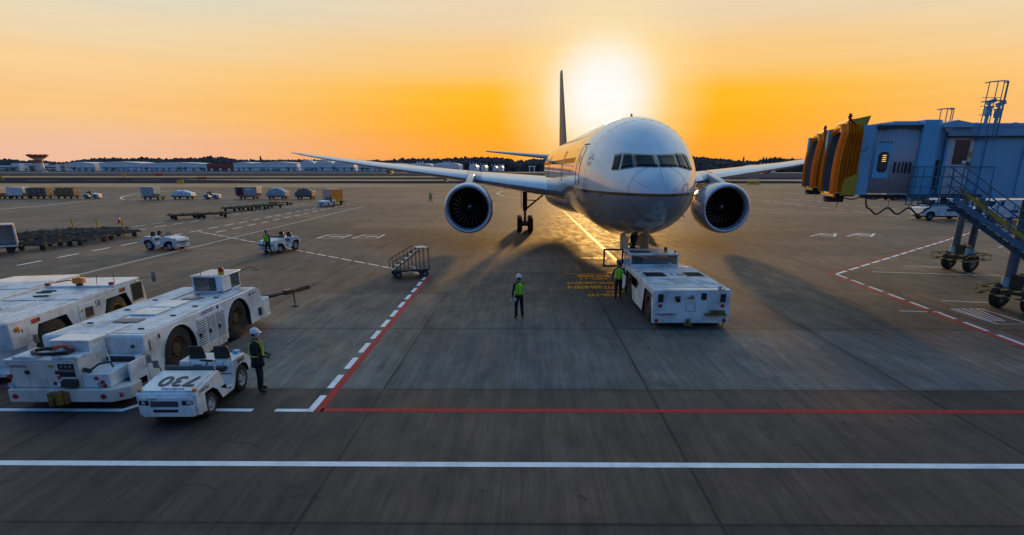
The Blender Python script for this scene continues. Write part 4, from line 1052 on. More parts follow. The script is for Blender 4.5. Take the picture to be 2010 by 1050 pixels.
    b = MB(); b.tube([(x1+.02,y1,zt),(x1+.4,y1+.1,zt+.16),(x1+.6,y1+.1,zt+.10)], .012); b.box((x1+.6,y1+.1,zt+.04), (.22,.1,.03)); b.build('mirror', M['black'], cab)
    # rear step and guard
    b = MB(); b.bb((.40,6.96,.28), (1.36,7.65,.36)); b.bb((.40,7.5,.36), (.46,7.6,.95)); b.bb((1.30,7.1,.36), (1.36,7.62,1.0)); b.bb((.40,7.58,.36), (1.36,7.65,1.0)); b.build('rear_step_box', M['white'], t, bevel=.01)
    MB().tube([(.75,7.6,1.0),(.75,7.6,1.42),(1.05,7.6,1.42),(1.05,7.6,1.0)], .016).build('grab_rail', M['white'], t)
    MB().cyl((1.2,7.67,.45), (1.2,7.69,.45), .05).build('tail_reflector', M['redlens'], t)
    b = MB(); b.box((W+.03,6.72,.62), (.08,.16,.3)); b.build('side_lamp', M['black'], t)
    mirror(t, (1.37,-.1,.75), (1.55,-.2,1.02), (.12,.04,.22))
    return t
tug1()
# tow bar lying off the far end of tug 1
tb = thing('tow_bar', (-11.25, 22.3, 0), R(-12), 'dark steel aircraft tow bar resting behind the tug numbered 1', 'tow bar')
b = MB(); b.tube([(0,0,.78),(.25,1.7,.72)], .085, 12); b.tube([(.25,1.7,.72),(.52,3.1,.69)], .07, 12); b.build('bar', M['gear'], tb)
b = MB(); b.box((.36,2.3,.71), (.24,.4,.2), rz=-.17); b.box((.50,3.0,.69), (.17,1.1,.13), rz=-.17); b.tube([(.42,2.6,.74),(.58,3.4,.78),(.63,3.66,.72),(.60,3.5,.62)], .04); b.build('head', M['rust'], tb)
b = MB(); b.tube([(.42,2.6,.7),(.44,2.62,0.02)], .03); b.box((.44,2.62,.03), (.2,.2,.05)); b.build('prop_stand', M['rust'], tb)

# ---- tugs 58, 103 and one cut by the frame edge
def boxy_tug(label, num, loc, rz, Lg=8.6, HT=1.72, lettering=None, cab=True, detail=True):
    W = 1.20
    t = thing('aircraft_tug', loc, rz, label, 'aircraft tug')
    poly = [(0,.95),(0,HT-.04),(.05,HT),(Lg-1.3,HT),(Lg-.1,HT-.05),(Lg,1.0),(Lg,.3)]
    ya = 5.1 if Lg > 6.8 else Lg-1.75; a2 = arch_flat(ya,.25,1.15,.60,1.42); a1 = arch_flat(1.75,.25,1.15,.62,1.42)
    P_ = poly+a2+a1+[(.5,.25),(.5,.95)]; base = len(poly)
    em = {i: 1 for i in list(range(base, base+5))+list(range(base+6, base+11))}
    MB().prism(P_, -W, W, 'x', 0, em).build('body', [M['white'], M['black']], t, bevel=.02)
    for y in (1.75, ya):
        for x in (-W+.28, W-.28): wheel(.74,.44,.40,M['rust'],t,(x,y,.74))
    MB().bb((-W+.1,.6,.28), (W-.1,Lg-.1,.5)).build('chassis', M['dark'], t)
    MB().bb((-W+.1,-.25,.25), (W-.05,.5,.36)).build('step', M['white'], t, bevel=.01)
    for k in range(6):
        MB().bb((-1.12+.38*k,.15,HT+.001), (-1.12+.38*k+.31,3.0,HT+.012)).build('deck_rib', M['white2'], t)
    MB().bb((-W+.02,3.1,HT+.001), (-.1,Lg-2.0,HT+.03)).build('deck_plate', M['white2'], t, bevel=.006)
    MB().bb((-.05,3.1,HT+.001), (W-.02,Lg-2.0,HT+.03)).build('deck_plate', M['white2'], t, bevel=.006)
    text('side_number', num, .30, M['ink'], t, (W+.004,3.98 if num=='58' else 3.3,1.40), (R(90),0,R(90)))
    if detail:
        MB().bb((W,2.95,.5), (W+.015,3.72,1.55)).build('side_panel', M['white'], t, bevel=.005)
        b = MB(); b.bb((W+.016,3.25,1.08), (W+.03,3.65,1.40)); b.build('side_grille', M['dark'], t)
        for y, z in ((3.12,.85),(3.5,.92)): MB().box((W+.02,y,z), (.03,.22,.07)).build('side_handle', M['black'], t, bevel=.01)
        MB().box((W+.020,3.10,1.35), (.01,.12,.08)).build('label_plate', M['yellow'], t)
        for y in (1.0, Lg-1.9+.35):
            MB().box((W+.006,y,1.56), (.01,.26,.13)).build('red_marking', M['red'], t)
            MB().box((W+.006,y+.18,1.57), (.01,.07,.12)).build('black_marking', M['ink'], t)
        text('side_lettering', 'UNITED', .15, M['ink'], t, (W+.020,3.33,.66), (R(90),0,R(90)), sx=.9)
        MB().box((W+.006,3.86,.66), (.008,.16,.14)).build('side_emblem', M['blue'], t)
        MB().cyl((W,.28,1.5), (W+.02,.28,1.5), .07).build('round_reflector', M['orange'], t)
        mirror(t, (W,.75,1.05), (W+.2,.62,1.12), (.1,.08,.24))
        b = MB()
        for k in range(3): b.box((-.55+.0*k,1.25+.16*k,HT+.05), (.75,.05,.05), rz=.55)
        b.build('deck_bars', M['ink'], t)
        b = MB(); b.box((-1.15,.9,HT+.12), (.5,.5,.2), rz=.3); b.build('battery_box', M['black'], t, bevel=.02)
        b = MB(); b.box((-1.1,.75,HT+.25), (.5,.08,.05), rz=.9); b.build('strap_bar', M['cream'], t)
        for (x, y) in ((-.6,4.2),(-.6,4.45),(-.3,3.6),(.2,5.3),(-.3,5.3)):
            b = MB(); b.box((x,y,HT+.05), (.45,.05,.05), rz=.1); b.build('deck_handle', M['ink'], t)
        text('end_number', num if num != '58' else '004', .17, M['ink'], t, (-W+2.65,-.004,1.52), (R(90),0,0))
    if cab:
        c = MB(); y0, y1, zt = Lg-1.75, Lg-.25, HT+.10
        c.bb((-W+.05,y0-.2,HT), (W-.01,y1,zt)); c.build('cab_roof', M['white'], t, bevel=.02)
        MB().bb((W-.02,6.08,1.02), (W+.012,6.78,1.64)).build('cab_window', M['glass'], t, bevel=.03)
        MB().bb((W,6.04,.98), (W+.008,6.82,1.68)).build('window_seal', M['steel'], t)
        beacon(t, (.0,y0-.1,zt), 1.2, two=False)
        MB().box((0,y0-.1,zt+.18), (.34,.22,.2)).build('light_bar', M['orange'], t, bevel=.02)
        for x in (-1.08,1.08): MB().box((x,y0-.1,zt+.05), (.14,.1,.1)).build('marker_lamp', M['red'], t)
        b = MB(); b.tube([(-1.0,y0+.2,zt+.06),(-.6,y0+.3,zt+.12),(-.2,y0+.15,zt+.06)], .02); b.tube([(.4,y0+.2,zt),(.45,y0+.2,zt+.3)], .01); b.tube([(.9,y0+.4,zt),(.9,y0+.4,zt+.35)], .01); b.build('wiring', M['black'], t)
        mirror(t, (W-.1,y1,HT), (W+.35,y1+.35,HT+.05), (.14,.05,.42))
        MB().tube([(W-.05,y1+.02,1.05),(W-.03,y1+.02,1.4),(W-.15,y1-.1,HT+.05)], .03).build('windscreen_post', M['rust'], t)
    return t
boxy_tug('white tug numbered 58 with angular wheel arches, parked between tug 1 and tug 103', '58', (-15.64, 15.18, 0), R(5.6), Lg=7.0)
boxy_tug('white tug numbered 103, farthest of the parked tugs at the left edge', '103', (-18.78, 17.35, 0), R(12), Lg=6.6, HT=1.62, cab=False, detail=False)

# ---- baggage tow tractors
def tractor(label, loc, rz, number=None):
    t = thing('baggage_tractor', loc, rz, label, 'tow tractor', 'baggage tow tractors')
    W = .70
    poly = [(-1.30,.42),(-1.44,.66),(-1.36,.84),(-1.10,1.0),(-.42,.98),(-.34,.52),(-.26,.40),(.02,.40),(.20,.72),(.28,.96),(.36,1.00),(1.40,.84),(1.46,.78),(1.44,.26),(1.28,.22)]
    a2 = [(1.24,.30),(1.16,.60),(1.02,.68),(.70,.68),(.50,.55),(.30,.24)]; a1 = [(-.32,.24),(-.42,.40),(-.56,.68),(-.74,.76),(-1.0,.76),(-1.18,.66),(-1.26,.45)]
    P_ = poly+a2+a1; base = len(poly)
    em = {i: 1 for i in list(range(base, base+5))+list(range(base+6, base+12))}
    MB().prism(P_, -W, W, 'x', 0, em).build('body', [M['white'], M['black']], t, bevel=.018)
    MB().bb((-W+.12,-1.2,.2), (W-.12,1.3,.4)).build('chassis', M['dark'], t)
    for y, r in ((.82,.29),(-.84,.36)):
        for x in (-W+.12, W-.12): wheel(r,.20,r*.60,M['rim'],t,(x,y,r),lugs=5,spokes=True)
    # wide flare at the front: hood panel with seam, chamfered bumper
    MB().prism([(-W-.03,1.16),(-W+.10,1.50),(W-.10,1.50),(W+.03,1.16),(W+.03,1.12),(-W-.03,1.12)], .24, .74, 'z').build('bumper', M['white'], t, bevel=.02)
    hd = MB(); hd.box((0,.90,.932), (1.24,1.02,.03), rx=R(-8.8)); hood = hd.build('hood', M['white'], t, bevel=.015)
    g = MB(); g.bb((-.28,1.501,.50), (.36,1.512,.64)); g.build('grille', M['black'], t)
    g = MB()
    for k in range(5): g.bb((-.27,1.513,.515+.026*k), (.35,1.518,.523+.026*k))
    g.build('grille_bars', M['steel'], t)
    MB().bb((-.25,1.501,.36), (.33,1.512,.43)).build('lower_grille', M['black'], t)
    for s in (-1, 1):
        b = MB(); b.box((s*.49 if s < 0 else .52,1.475,.60), (.24,.07,.12), rz=s*-.12); h = b.build('headlight', M['glass'], t, bevel=.01)
        MB().ball((s*.52,1.50,.60), (.05,.03,.045)).build('bulb', M['lamp'], h)
        MB().ball((s*.64,1.36,.86), (.065,.065,.06)).build('turn_signal', M['orange'], t)
        MB().cyl((s*.64,1.36,.80), (s*.64,1.36,.86), .05).build('signal_base', M['black'], t)
    # cockpit
    b = MB(); b.bb((-.66,-.50,.40), (.66,-.36,.66)); b.build('seat_base', M['seat'], t)
    for s in (-1, 1):
        b = MB(); b.box((s*.33,-.42,.80), (.46,.44,.12)); b.box((s*.33,-.66,1.08), (.46,.12,.54), rx=R(-10), taper=(.82,.8)); b.build('seat', M['seat'], t, bevel=.05)
    b = MB(); b.tube([(-.62,-.5,.9),(-.62,-.5,1.05),(-.60,-.15,1.05),(-.60,-.1,.95)], .016); b.build('armrest', M['steel'], t)
    b = MB(); b.box((0,.30,1.03), (1.26,.10,.14), rx=R(15)); b.build('dashboard', M['black'], t, bevel=.02)
    b = MB(); b.box((0,.36,1.10), (1.26,.012,.13), rx=R(18)); b.build('wind_deflector', M['clearglass'], t)
    b = MB(); b.box((-.2,.32,1.10), (.20,.02,.09)); b.build('display', M['blue'], t); MB().box((.47,.32,1.09), (.10,.02,.05)).build('tax_disc', M['greenbit'], t)
    b = MB(); c0 = Vector((-.33,.06,1.16)); b.tube([c0+Vector((.18*math.cos(2*PI*k/18), .15*math.sin(2*PI*k/18), .07*math.sin(2*PI*k/18))) for k in range(18)], .016, 6, closed=True); b.tube([c0, (-.33,.26,1.0)], .02); b.tube([c0+Vector((-.17,0,0)), c0+Vector((.17,0,0))], .012); b.build('steering_wheel', M['black'], t)
    MB().tube([(-W+.04,.40,.95),(-W+.04,.40,1.28)], .012).build('marker_rod', M['white'], t)
    MB().tube([(.0,.28,1.05),(0,.28,1.62)], .007).build('aerial', M['black'], t)
    mirror(t, (W,.35,.98), (W+.10,.38,1.18), (.13,.04,.2))
    b = MB(); b.box((0,-1.42,.42), (.2,.12,.14)); b.tube([(0,-1.45,.4),(0,-1.56,.4),(0,-1.56,.52)], .025); b.build('tow_hitch', M['black'], t)
    for s in (-1, 1): MB().box((s*.55,-1.415,.74), (.14,.03,.1), rx=R(20)).build('tail_lamp', M['redlens'], t)
    b = MB(); b.box((-.5,-1.1,1.03), (.14,.16,.08)); b.build('filler_cap', M['jb2'], t)
    return t, hood
M['greenbit'] = mat('green_sticker', (.02,.25,.14), .4)
tr730, hood = tractor('white open tow tractor numbered 730 parked nearest the camera beside tug 1', (-8.50, 13.92, 0), R(181))
proto_children = [o for o in tr730.children]
# prototype for the rest before lettering goes on
tr_specs = [
 ('white open tow tractor with two empty seats heading right, beside the row of empty dollies', (-27.2, 43.3, 0), R(-98)),
 ('white open tow tractor with a blue capped worker in a yellow vest standing beside it', (-18.15, 42.35, 0), R(163)),
 ('distant white tow tractor pulling the train of boxed cargo at the far left', (-86.2, 116.6, 0), R(-80)),
 ('distant white tow tractor pulling the tarpaulin covered dolly', (-61.6, 115.2, 0), R(-85)),
 ('white tow tractor facing away beside the amber sided container', (-31.6, 92.9, 0), R(165))]
tractors = [dup(tr730, loc=l, rz=r, label=lb) for lb, l, r in tr_specs]
text('hood_number', '730', .66, M['ink'], hood, (-.08,.95,.957), (R(-8.8),0,0), sx=.95, shear=-.0, bold=.008)
text('hood_lettering', 'TOYOTA', .105, M['blue'], hood, (-.12,1.34,.888), (R(8.8),0,PI), sx=1.3, bold=.003)
hn = [c for c in hood.children if c.name.startswith('hood_number')][0]; hn.rotation_euler = (R(-8.8), 0, 0)
text('front_lettering', 'TT-67N', .075, M['ink'], tr730, (.33,1.503,.685), (R(90),0,PI))
text('side_lettering', 'NRTAS', .13, M['ink'], tr730, (-.735,1.12,.80), (R(90),0,R(-90)), sx=1.1)
text('rear_side_lettering', 'ANA', .17, M['ink'], tr730, (-.706,-.86,.87), (R(90),0,R(-90)), sx=1.1, shear=.2)

# ---- ladder cart
ct = thing('ladder_cart', (-6.62, 32.2, 0), R(-66), 'small wheeled stair cart with caged sides standing by the red line corner', 'stair cart')
b = MB(); b.bb((-.6,-1.0,.36), (.6,1.0,.44)); b.tube([(-.6,-1.0,.40),(-.6,1.0,.40)], .035); b.build('frame', M['dark'], ct)
for (x, y) in ((-.5,-.75),(.5,-.75),(-.5,.75),(.5,.75)): wheel(.19,.10,.10,M['steel'],ct,(x,y,.19),lugs=4)
hgt = lambda y: .75+(y+1.0)*.42
for sx in (-.58, .58):
    b = MB(); b.tube([(sx,-1.0,.4),(sx,-1.05,.80),(sx,-.95,.98),(sx,.25,1.62),(sx,.98,1.62),(sx,.98,.4)], .022)
    for k in range(9):
        y = -.85+.22*k; zt = min(1.62, 1.02+(y+.88)*.53); b.tube([(sx,y,.42),(sx,y,zt)], .014, 6)
    b.build('side_rail', M['dark'], ct)
for k in range(6):
    y = -.92+.26*k; z = .46+.19*k; MB().box((0,y,z), (.74,.25,.03)).build('tread', M['cream'], ct)
for x in (-.38,.38): MB().tube([(x,-1.02,.4),(x,.5,1.5)], .028).build('stringer', M['dark'], ct)
MB().box((0,.70,1.60), (1.16,.58,.03)).build('top_platform', M['cream'], ct)
for x in (-.35,.0,.35): MB().box((x,.2,.47), (.2,.2,.05), rz=.2).build('lower_tread', M['cream'], ct)

# ---- dollies
def dolly_mesh():
    t = thing('cargo_dolly', (0,0,0), 0)
    b = MB(); L2, W2 = 1.65, 1.2
    for x in (-W2, 0, W2): b.bb((x-.05,-L2,.42), (x+.05,L2,.54))
    for y in (-L2, -.55, .55, L2): b.bb((-W2,y-.05,.40), (W2,y+.05,.52))
    b.build('frame', M['dark'], t, bevel=.01)
    b = MB()
    for k in range(7): b.cyl((-W2+.1,-1.4+.46*k,.55), (W2-.1,-1.4+.46*k,.55), .045, n=8)
    b.build('rollers', M['dark'], t)
    for (x, y) in ((-.85,-1.2),(.85,-1.2),(-.85,1.2),(.85,1.2)):
        b = MB(); b.cyl((x-.07,y,.2), (x+.07,y,.2), .20, n=18); o = b.build('wheel', M['rubber'], t)
    b = MB(); b.tube([(0,L2,.42),(0,L2+.75,.36)], .035); b.tube([(-.08,L2+.75,.36),(0,L2+.88,.36),(.08,L2+.75,.36)], .025); b.build('draw_bar', M['yellow'], t)
    for s in (-1, 1):
        for y in (-1.3, 0, 1.3): MB().box((s*(W2+.02),y,.60), (.06,.24,.10)).build('side_stop', M['rust'], t)
    return t
dproto = dolly_mesh(); dproto['category'] = 'dolly'; dproto['group'] = 'flat cargo dollies'; used = []
def put_dolly(loc, rz, label, group='flat cargo dollies'):
    if not used: used.append(1); o = dproto; o.location = loc; o.rotation_euler = (0,0,rz); o['label'] = label; o['group'] = group; return o
    return dup(dproto, loc=loc, rz=rz, label=label, group=group)
def gp(px, py): return Vector(G(px, py))
# cluster left of the parked tractor: three lines of empty dollies
cl = []
dc_ = gp(255,464)-gp(60,492); ang_c = math.atan2(dc_.y, dc_.x)-PI/2
for i, (px, py) in enumerate(((92,487),(163,478),(226,467))):
    cl.append((gp(px,py), ang_c, ('nearest empty dolly beside the open container, low at the left','middle empty dolly in the front line left of the parked tractor','empty dolly at the right end of the front line, behind the parked tractor')[i]))
for i, (px, py) in enumerate(((66,476),(120,471),(172,466))):
    cl.append((gp(px,py), ang_c, 'empty dolly standing in the tight pack of dollies at the left'))
for i, (px, py) in enumerate(((80,468),(136,463),(205,461))):
    cl.append((gp(px,py), ang_c, 'empty dolly standing in the tight pack of dollies at the left'))
_r = random.Random(2)
for p, a, l in cl: put_dolly(p, a+_r.uniform(-.07,.07), l, 'empty dollies packed together at the left')
for i, (px, py) in enumerate(((147,461),(195,460),(245,462))):
    p = gp(px, py); b = MB(); b.cyl((0,0,0), (0,0,.06), .2, n=12); b.box((0,0,.65), (.10,.08,1.25)); b.box((0,0,1.32), (.12,.10,.12))
    o = b.build('marker_post', M['yellow'], None); o.location = p
    tag(o, ('leftmost of three yellow marker posts behind the dollies','middle one of three yellow marker posts behind the dollies','rightmost of three yellow marker posts, nearest the traffic cone')[i], 'post', 'yellow marker posts')
def row(p, q, n, lab, grp):
    d = q-p; a = math.atan2(d.y, d.x)-PI/2
    for i in range(n):
        c = p+d*((i+.5)/n); put_dolly(c, a, lab, grp)
row(gp(336,431), gp(444,425.5), 2, 'empty dolly in the short pair left of the longer dolly row', 'two empty dollies parked end to end')
row(gp(448,415.5), gp(545,407.5), 3, 'empty dolly in the longer row behind the dashed road line', 'empty dollies in the longer row')
put_dolly(gp(553,402.5), R(-86), 'lone empty dolly at the right end of the longer row')

# traffic cone
b = MB(); b.box((0,0,.025), (.42,.42,.05)); b.lathe([(.05,.15),(.34,.10),(.55,.06),(.74,.03),(.74,.005)], n=18)
cn = b.build('traffic_cone', M['cone'], None); cn.location = gp(235,437.5); cn.scale = (1.15,1.15,1.15); tag(cn, 'orange traffic cone behind the empty dollies', 'traffic cone')
b = MB(); b.lathe([(.34,.102),(.52,.070)], n=18); b.build('reflective_band', M['pwhite'], cn)

# ---- open container cut by the left edge
oc = thing('open_container_cart', (G(38,496).x-.52, G(38,496).y+.67, 0), R(38), 'open fronted white framed container cart cut by the left edge', 'container cart')
b = MB(); b.bb((-3.0,-.9,.55), (0,-.85,2.35)) if False else None
X0_, X1_, Yb, Yf = -3.0, 0, -.85, .85
for (a_, c_) in (((X0_,Yb,.5),(X1_,Yf,.56)), ((X0_,Yb,1.96),(X1_,Yf,2.02)), ((X0_,Yf-.05,.56),(X1_,Yf,1.96)), ((X0_,Yb+.05,.56),(X0_+.05,Yf-.05,1.96))): b.bb(a_, c_)
b.build('shell', M['alu'], oc)
b = MB(); b.bb((X1_-.06,Yb,.56), (X1_,Yf-.05,1.96)); b.build('end_wall', M['alu'], oc)
b = MB(); t_ = .07
b.bb((X0_,Yb-.03,.46), (X1_+.03,Yb+.04,.58)); b.bb((X0_,Yb-.03,1.95), (X1_+.03,Yb+.04,1.969)); b.bb((X1_-.03,Yb-.03,.58), (X1_+.05,Yb+.04,1.95)); b.build('rim_frame', M['white'], oc)
for x in (-2.5,-.45):
    for y in (-.6,.6): MB().cyl((x,y-.08,.24), (x,y+.08,.24), .24, n=18).build('wheel', M['rubber'], oc)
b = MB(); b.bb((X0_,-.7,.36), (X1_,.7,.45)); b.build('undercarriage', M['dark'], oc); MB().tube([(0,0,.42),(1.0,0,.38)], .04).build('draw_bar', M['yellow'], oc)

# ---- cargo on the far dollies
def container(name, label, loc, rz, L_, W2_, H_, m, m2=None, cut=.45, cat='cargo container', both=False):
    t = thing(name, loc, rz, label, cat)
    poly = [(-L_/2, cut if both else 0), (-L_/2, H_), (L_/2, H_), (L_/2, cut), (L_/2-cut, 0)]+([(-L_/2+cut, 0)] if both else [])
    MB().prism(poly, -W2_/2, W2_/2, 'y').build('shell', m, t, bevel=.03)
    b = MB(); 
    for x in (-L_/2+.02, 0, L_/2-.02): b.bb((x-.03,-W2_/2-.012,.1 if x < L_/2-.1 else cut), (x+.03,-W2_/2,H_-.02))
    b.bb((-L_/2,-W2_/2-.012,H_-.08), (L_/2,-W2_/2,H_)); b.build('edge_profile', m2 or M['steel'], t)
    return t
def bundle(name, label, loc, rz, L_, W2_, H_, m, seed, cat='cargo pallet', dome=False):
    rnd = random.Random(seed); b = MB(); nx, ny, nz_ = 4, 3, 3
    if not dome:
        for i in range(nx):
            for j in range(ny):
                for k in range(nz_):
                    if k == nz_-1 and rnd.random() < .12: continue
                    b.box((-L_/2+(i+.5)*L_/nx+rnd.uniform(-.03,.03), -W2_/2+(j+.5)*W2_/ny+rnd.uniform(-.02,.02), (k+.5)*H_/nz_+(rnd.uniform(-.05,.05) if k == nz_-1 else 0)), (L_/nx*rnd.uniform(.9,.99), W2_/ny*rnd.uniform(.9,.99), H_/nz_*rnd.uniform(.93,.99)))
    else:
        rings = []; n = 14
        for i in range(n+1):
            t = i/n; x = -L_/2+L_*t; h = H_*(min(1,.35+2.2*t) if t < .3 else 1 if t < .68 else 1-(t-.68)*1.5)*(1+rnd.uniform(-.03,.03))
            rings.append([(x, W2_/2*q[0], h*q[1]) for q in ((-1,0),(-1,.6),(-.9,.9),(-.5,1),(0,1.0),(.5,1),(.9,.9),(1,.6),(1,0))])
        b.loft(rings)
    o = b.build(name, m, None, bevel=.02); o.location = loc; o.rotation_euler = (0,0,rz); tag(o, label, cat)
    s = MB()
    for x in (-L_*.28, L_*.05, L_*.3): s.tube([(x,-W2_/2-.02,.02),(x,-W2_/2-.02,H_*.86),(x,-W2_/2+.1,H_*.99),(x,0,H_+.03),(x,W2_/2-.1,H_*.98),(x,W2_/2+.02,.02)], .02, 4)
    s.build('tie_strap', M['black'], o); return o
DZ = .60
def far_dolly(px, py, rz, lab): 
    p = gp(px, py); put_dolly(p, rz, lab, 'dollies carrying cargo at the far side'); return p
EW = R(-88)
# train at far left
p = far_dolly(5, 390, EW, 'dolly under the grey and white containers at the very left'); container('cargo_container', 'grey ribbed container at the head of the far left row, cut by the frame', p+Vector((-1.0,0,DZ)), R(2), 2.6,2.0,1.55,M['alu'])
p = far_dolly(39, 389.6, EW, 'dolly under the bluish white container at the far left'); container('cargo_container', 'bluish white container at the far left beside the brown boxes', p+Vector((.1,0,DZ)), R(2), 3.1,2.0,1.6,M['white'], M['alu'])
p = far_dolly(81, 389.6, EW, 'dolly under the brown carton stack'); bundle('carton_stack', 'brown cartons stacked on the second dolly of the far left train', p+Vector((0,0,DZ)), R(2), 3.9,2.0,1.5,M['carton2'],5)
p = far_dolly(134, 389.6, EW, 'dolly hitched right behind the far left tractor'); bundle('carton_stack', 'strapped cartons with sunlit ochre end, just behind the far left tractor', p+Vector((0,0,DZ)), R(2), 4.0,2.0,1.5,M['carton'],9)
p = far_dolly(303, 391.5, EW, 'dolly under the slanted light grey container'); container('cargo_container', 'light grey container with a cut lower corner, alone left of the covered load', p+Vector((-.45,0,DZ)), R(-2), 2.5,2.0,1.75,M['tarp'], M['alu'], both=True)
p = far_dolly(361, 390.5, EW, 'low dolly under the white tarpaulin'); bundle('covered_cargo', 'white domed tarpaulin load between two dollies near the far tractor', p+Vector((0,0,DZ)), R(2), 4.0,2.0,1.05,M['white'],11,dome=True)
p = far_dolly(490, 390.3, EW, 'dolly under the maroon and grey container'); container('cargo_container', 'large grey container with a maroon panel, left of the wrapped loads', p+Vector((.0,0,DZ)), R(-2), 4.3,2.2,1.7,M['alu'], M['steel'], cut=.5)
MB().bb((-1.9,-1.125,.1), (-.5,-1.105,1.55)).build('maroon_panel', M['maroon'], bpy.data.objects[[o.name for o in bpy.data.objects if o.get('label','').startswith('large grey container')][0]])
cpar = [o for o in bpy.data.objects if o.get('label','').startswith('large grey container')][0]
MB().bb((.0,-1.125,1.1), (1.2,-1.105,1.38)).build('label_panel', M['pwhite'], cpar)
p = far_dolly(546, 390.3, EW, 'dolly under the dark wrapped load left of the netted one'); bundle('covered_cargo', 'grey plastic wrapped load with a sloping end, left of the netted load', p+Vector((0,0,DZ)), R(-2), 3.9,2.1,1.55,M['tarp'],21,dome=True)
p = far_dolly(601, 390.3, EW, 'dolly under the netted load'); bundle('covered_cargo', 'dark netted load on the dolly right behind the amber container', p+Vector((-.1,0,DZ)), R(-2), 3.5,2.1,1.55,M['carton2'],22,dome=True)
p = far_dolly(655, 401, R(-75), 'dolly under the amber sided container'); cc = container('cargo_container', 'tall container with a sunlit amber end beside the tractor facing away', p+Vector((.0,0,DZ)), R(-38), 2.3,2.3,1.9,M['alu'], M['steel'], cut=.02)
MB().bb((1.152,-1.1,.05), (1.165,1.1,1.85)).build('amber_end', M['amberbox'], cc)
MB().bb((1.1,-1.2,-.2), (1.7,1.2,.02)).build('end_sill', M['yellow'], cc)

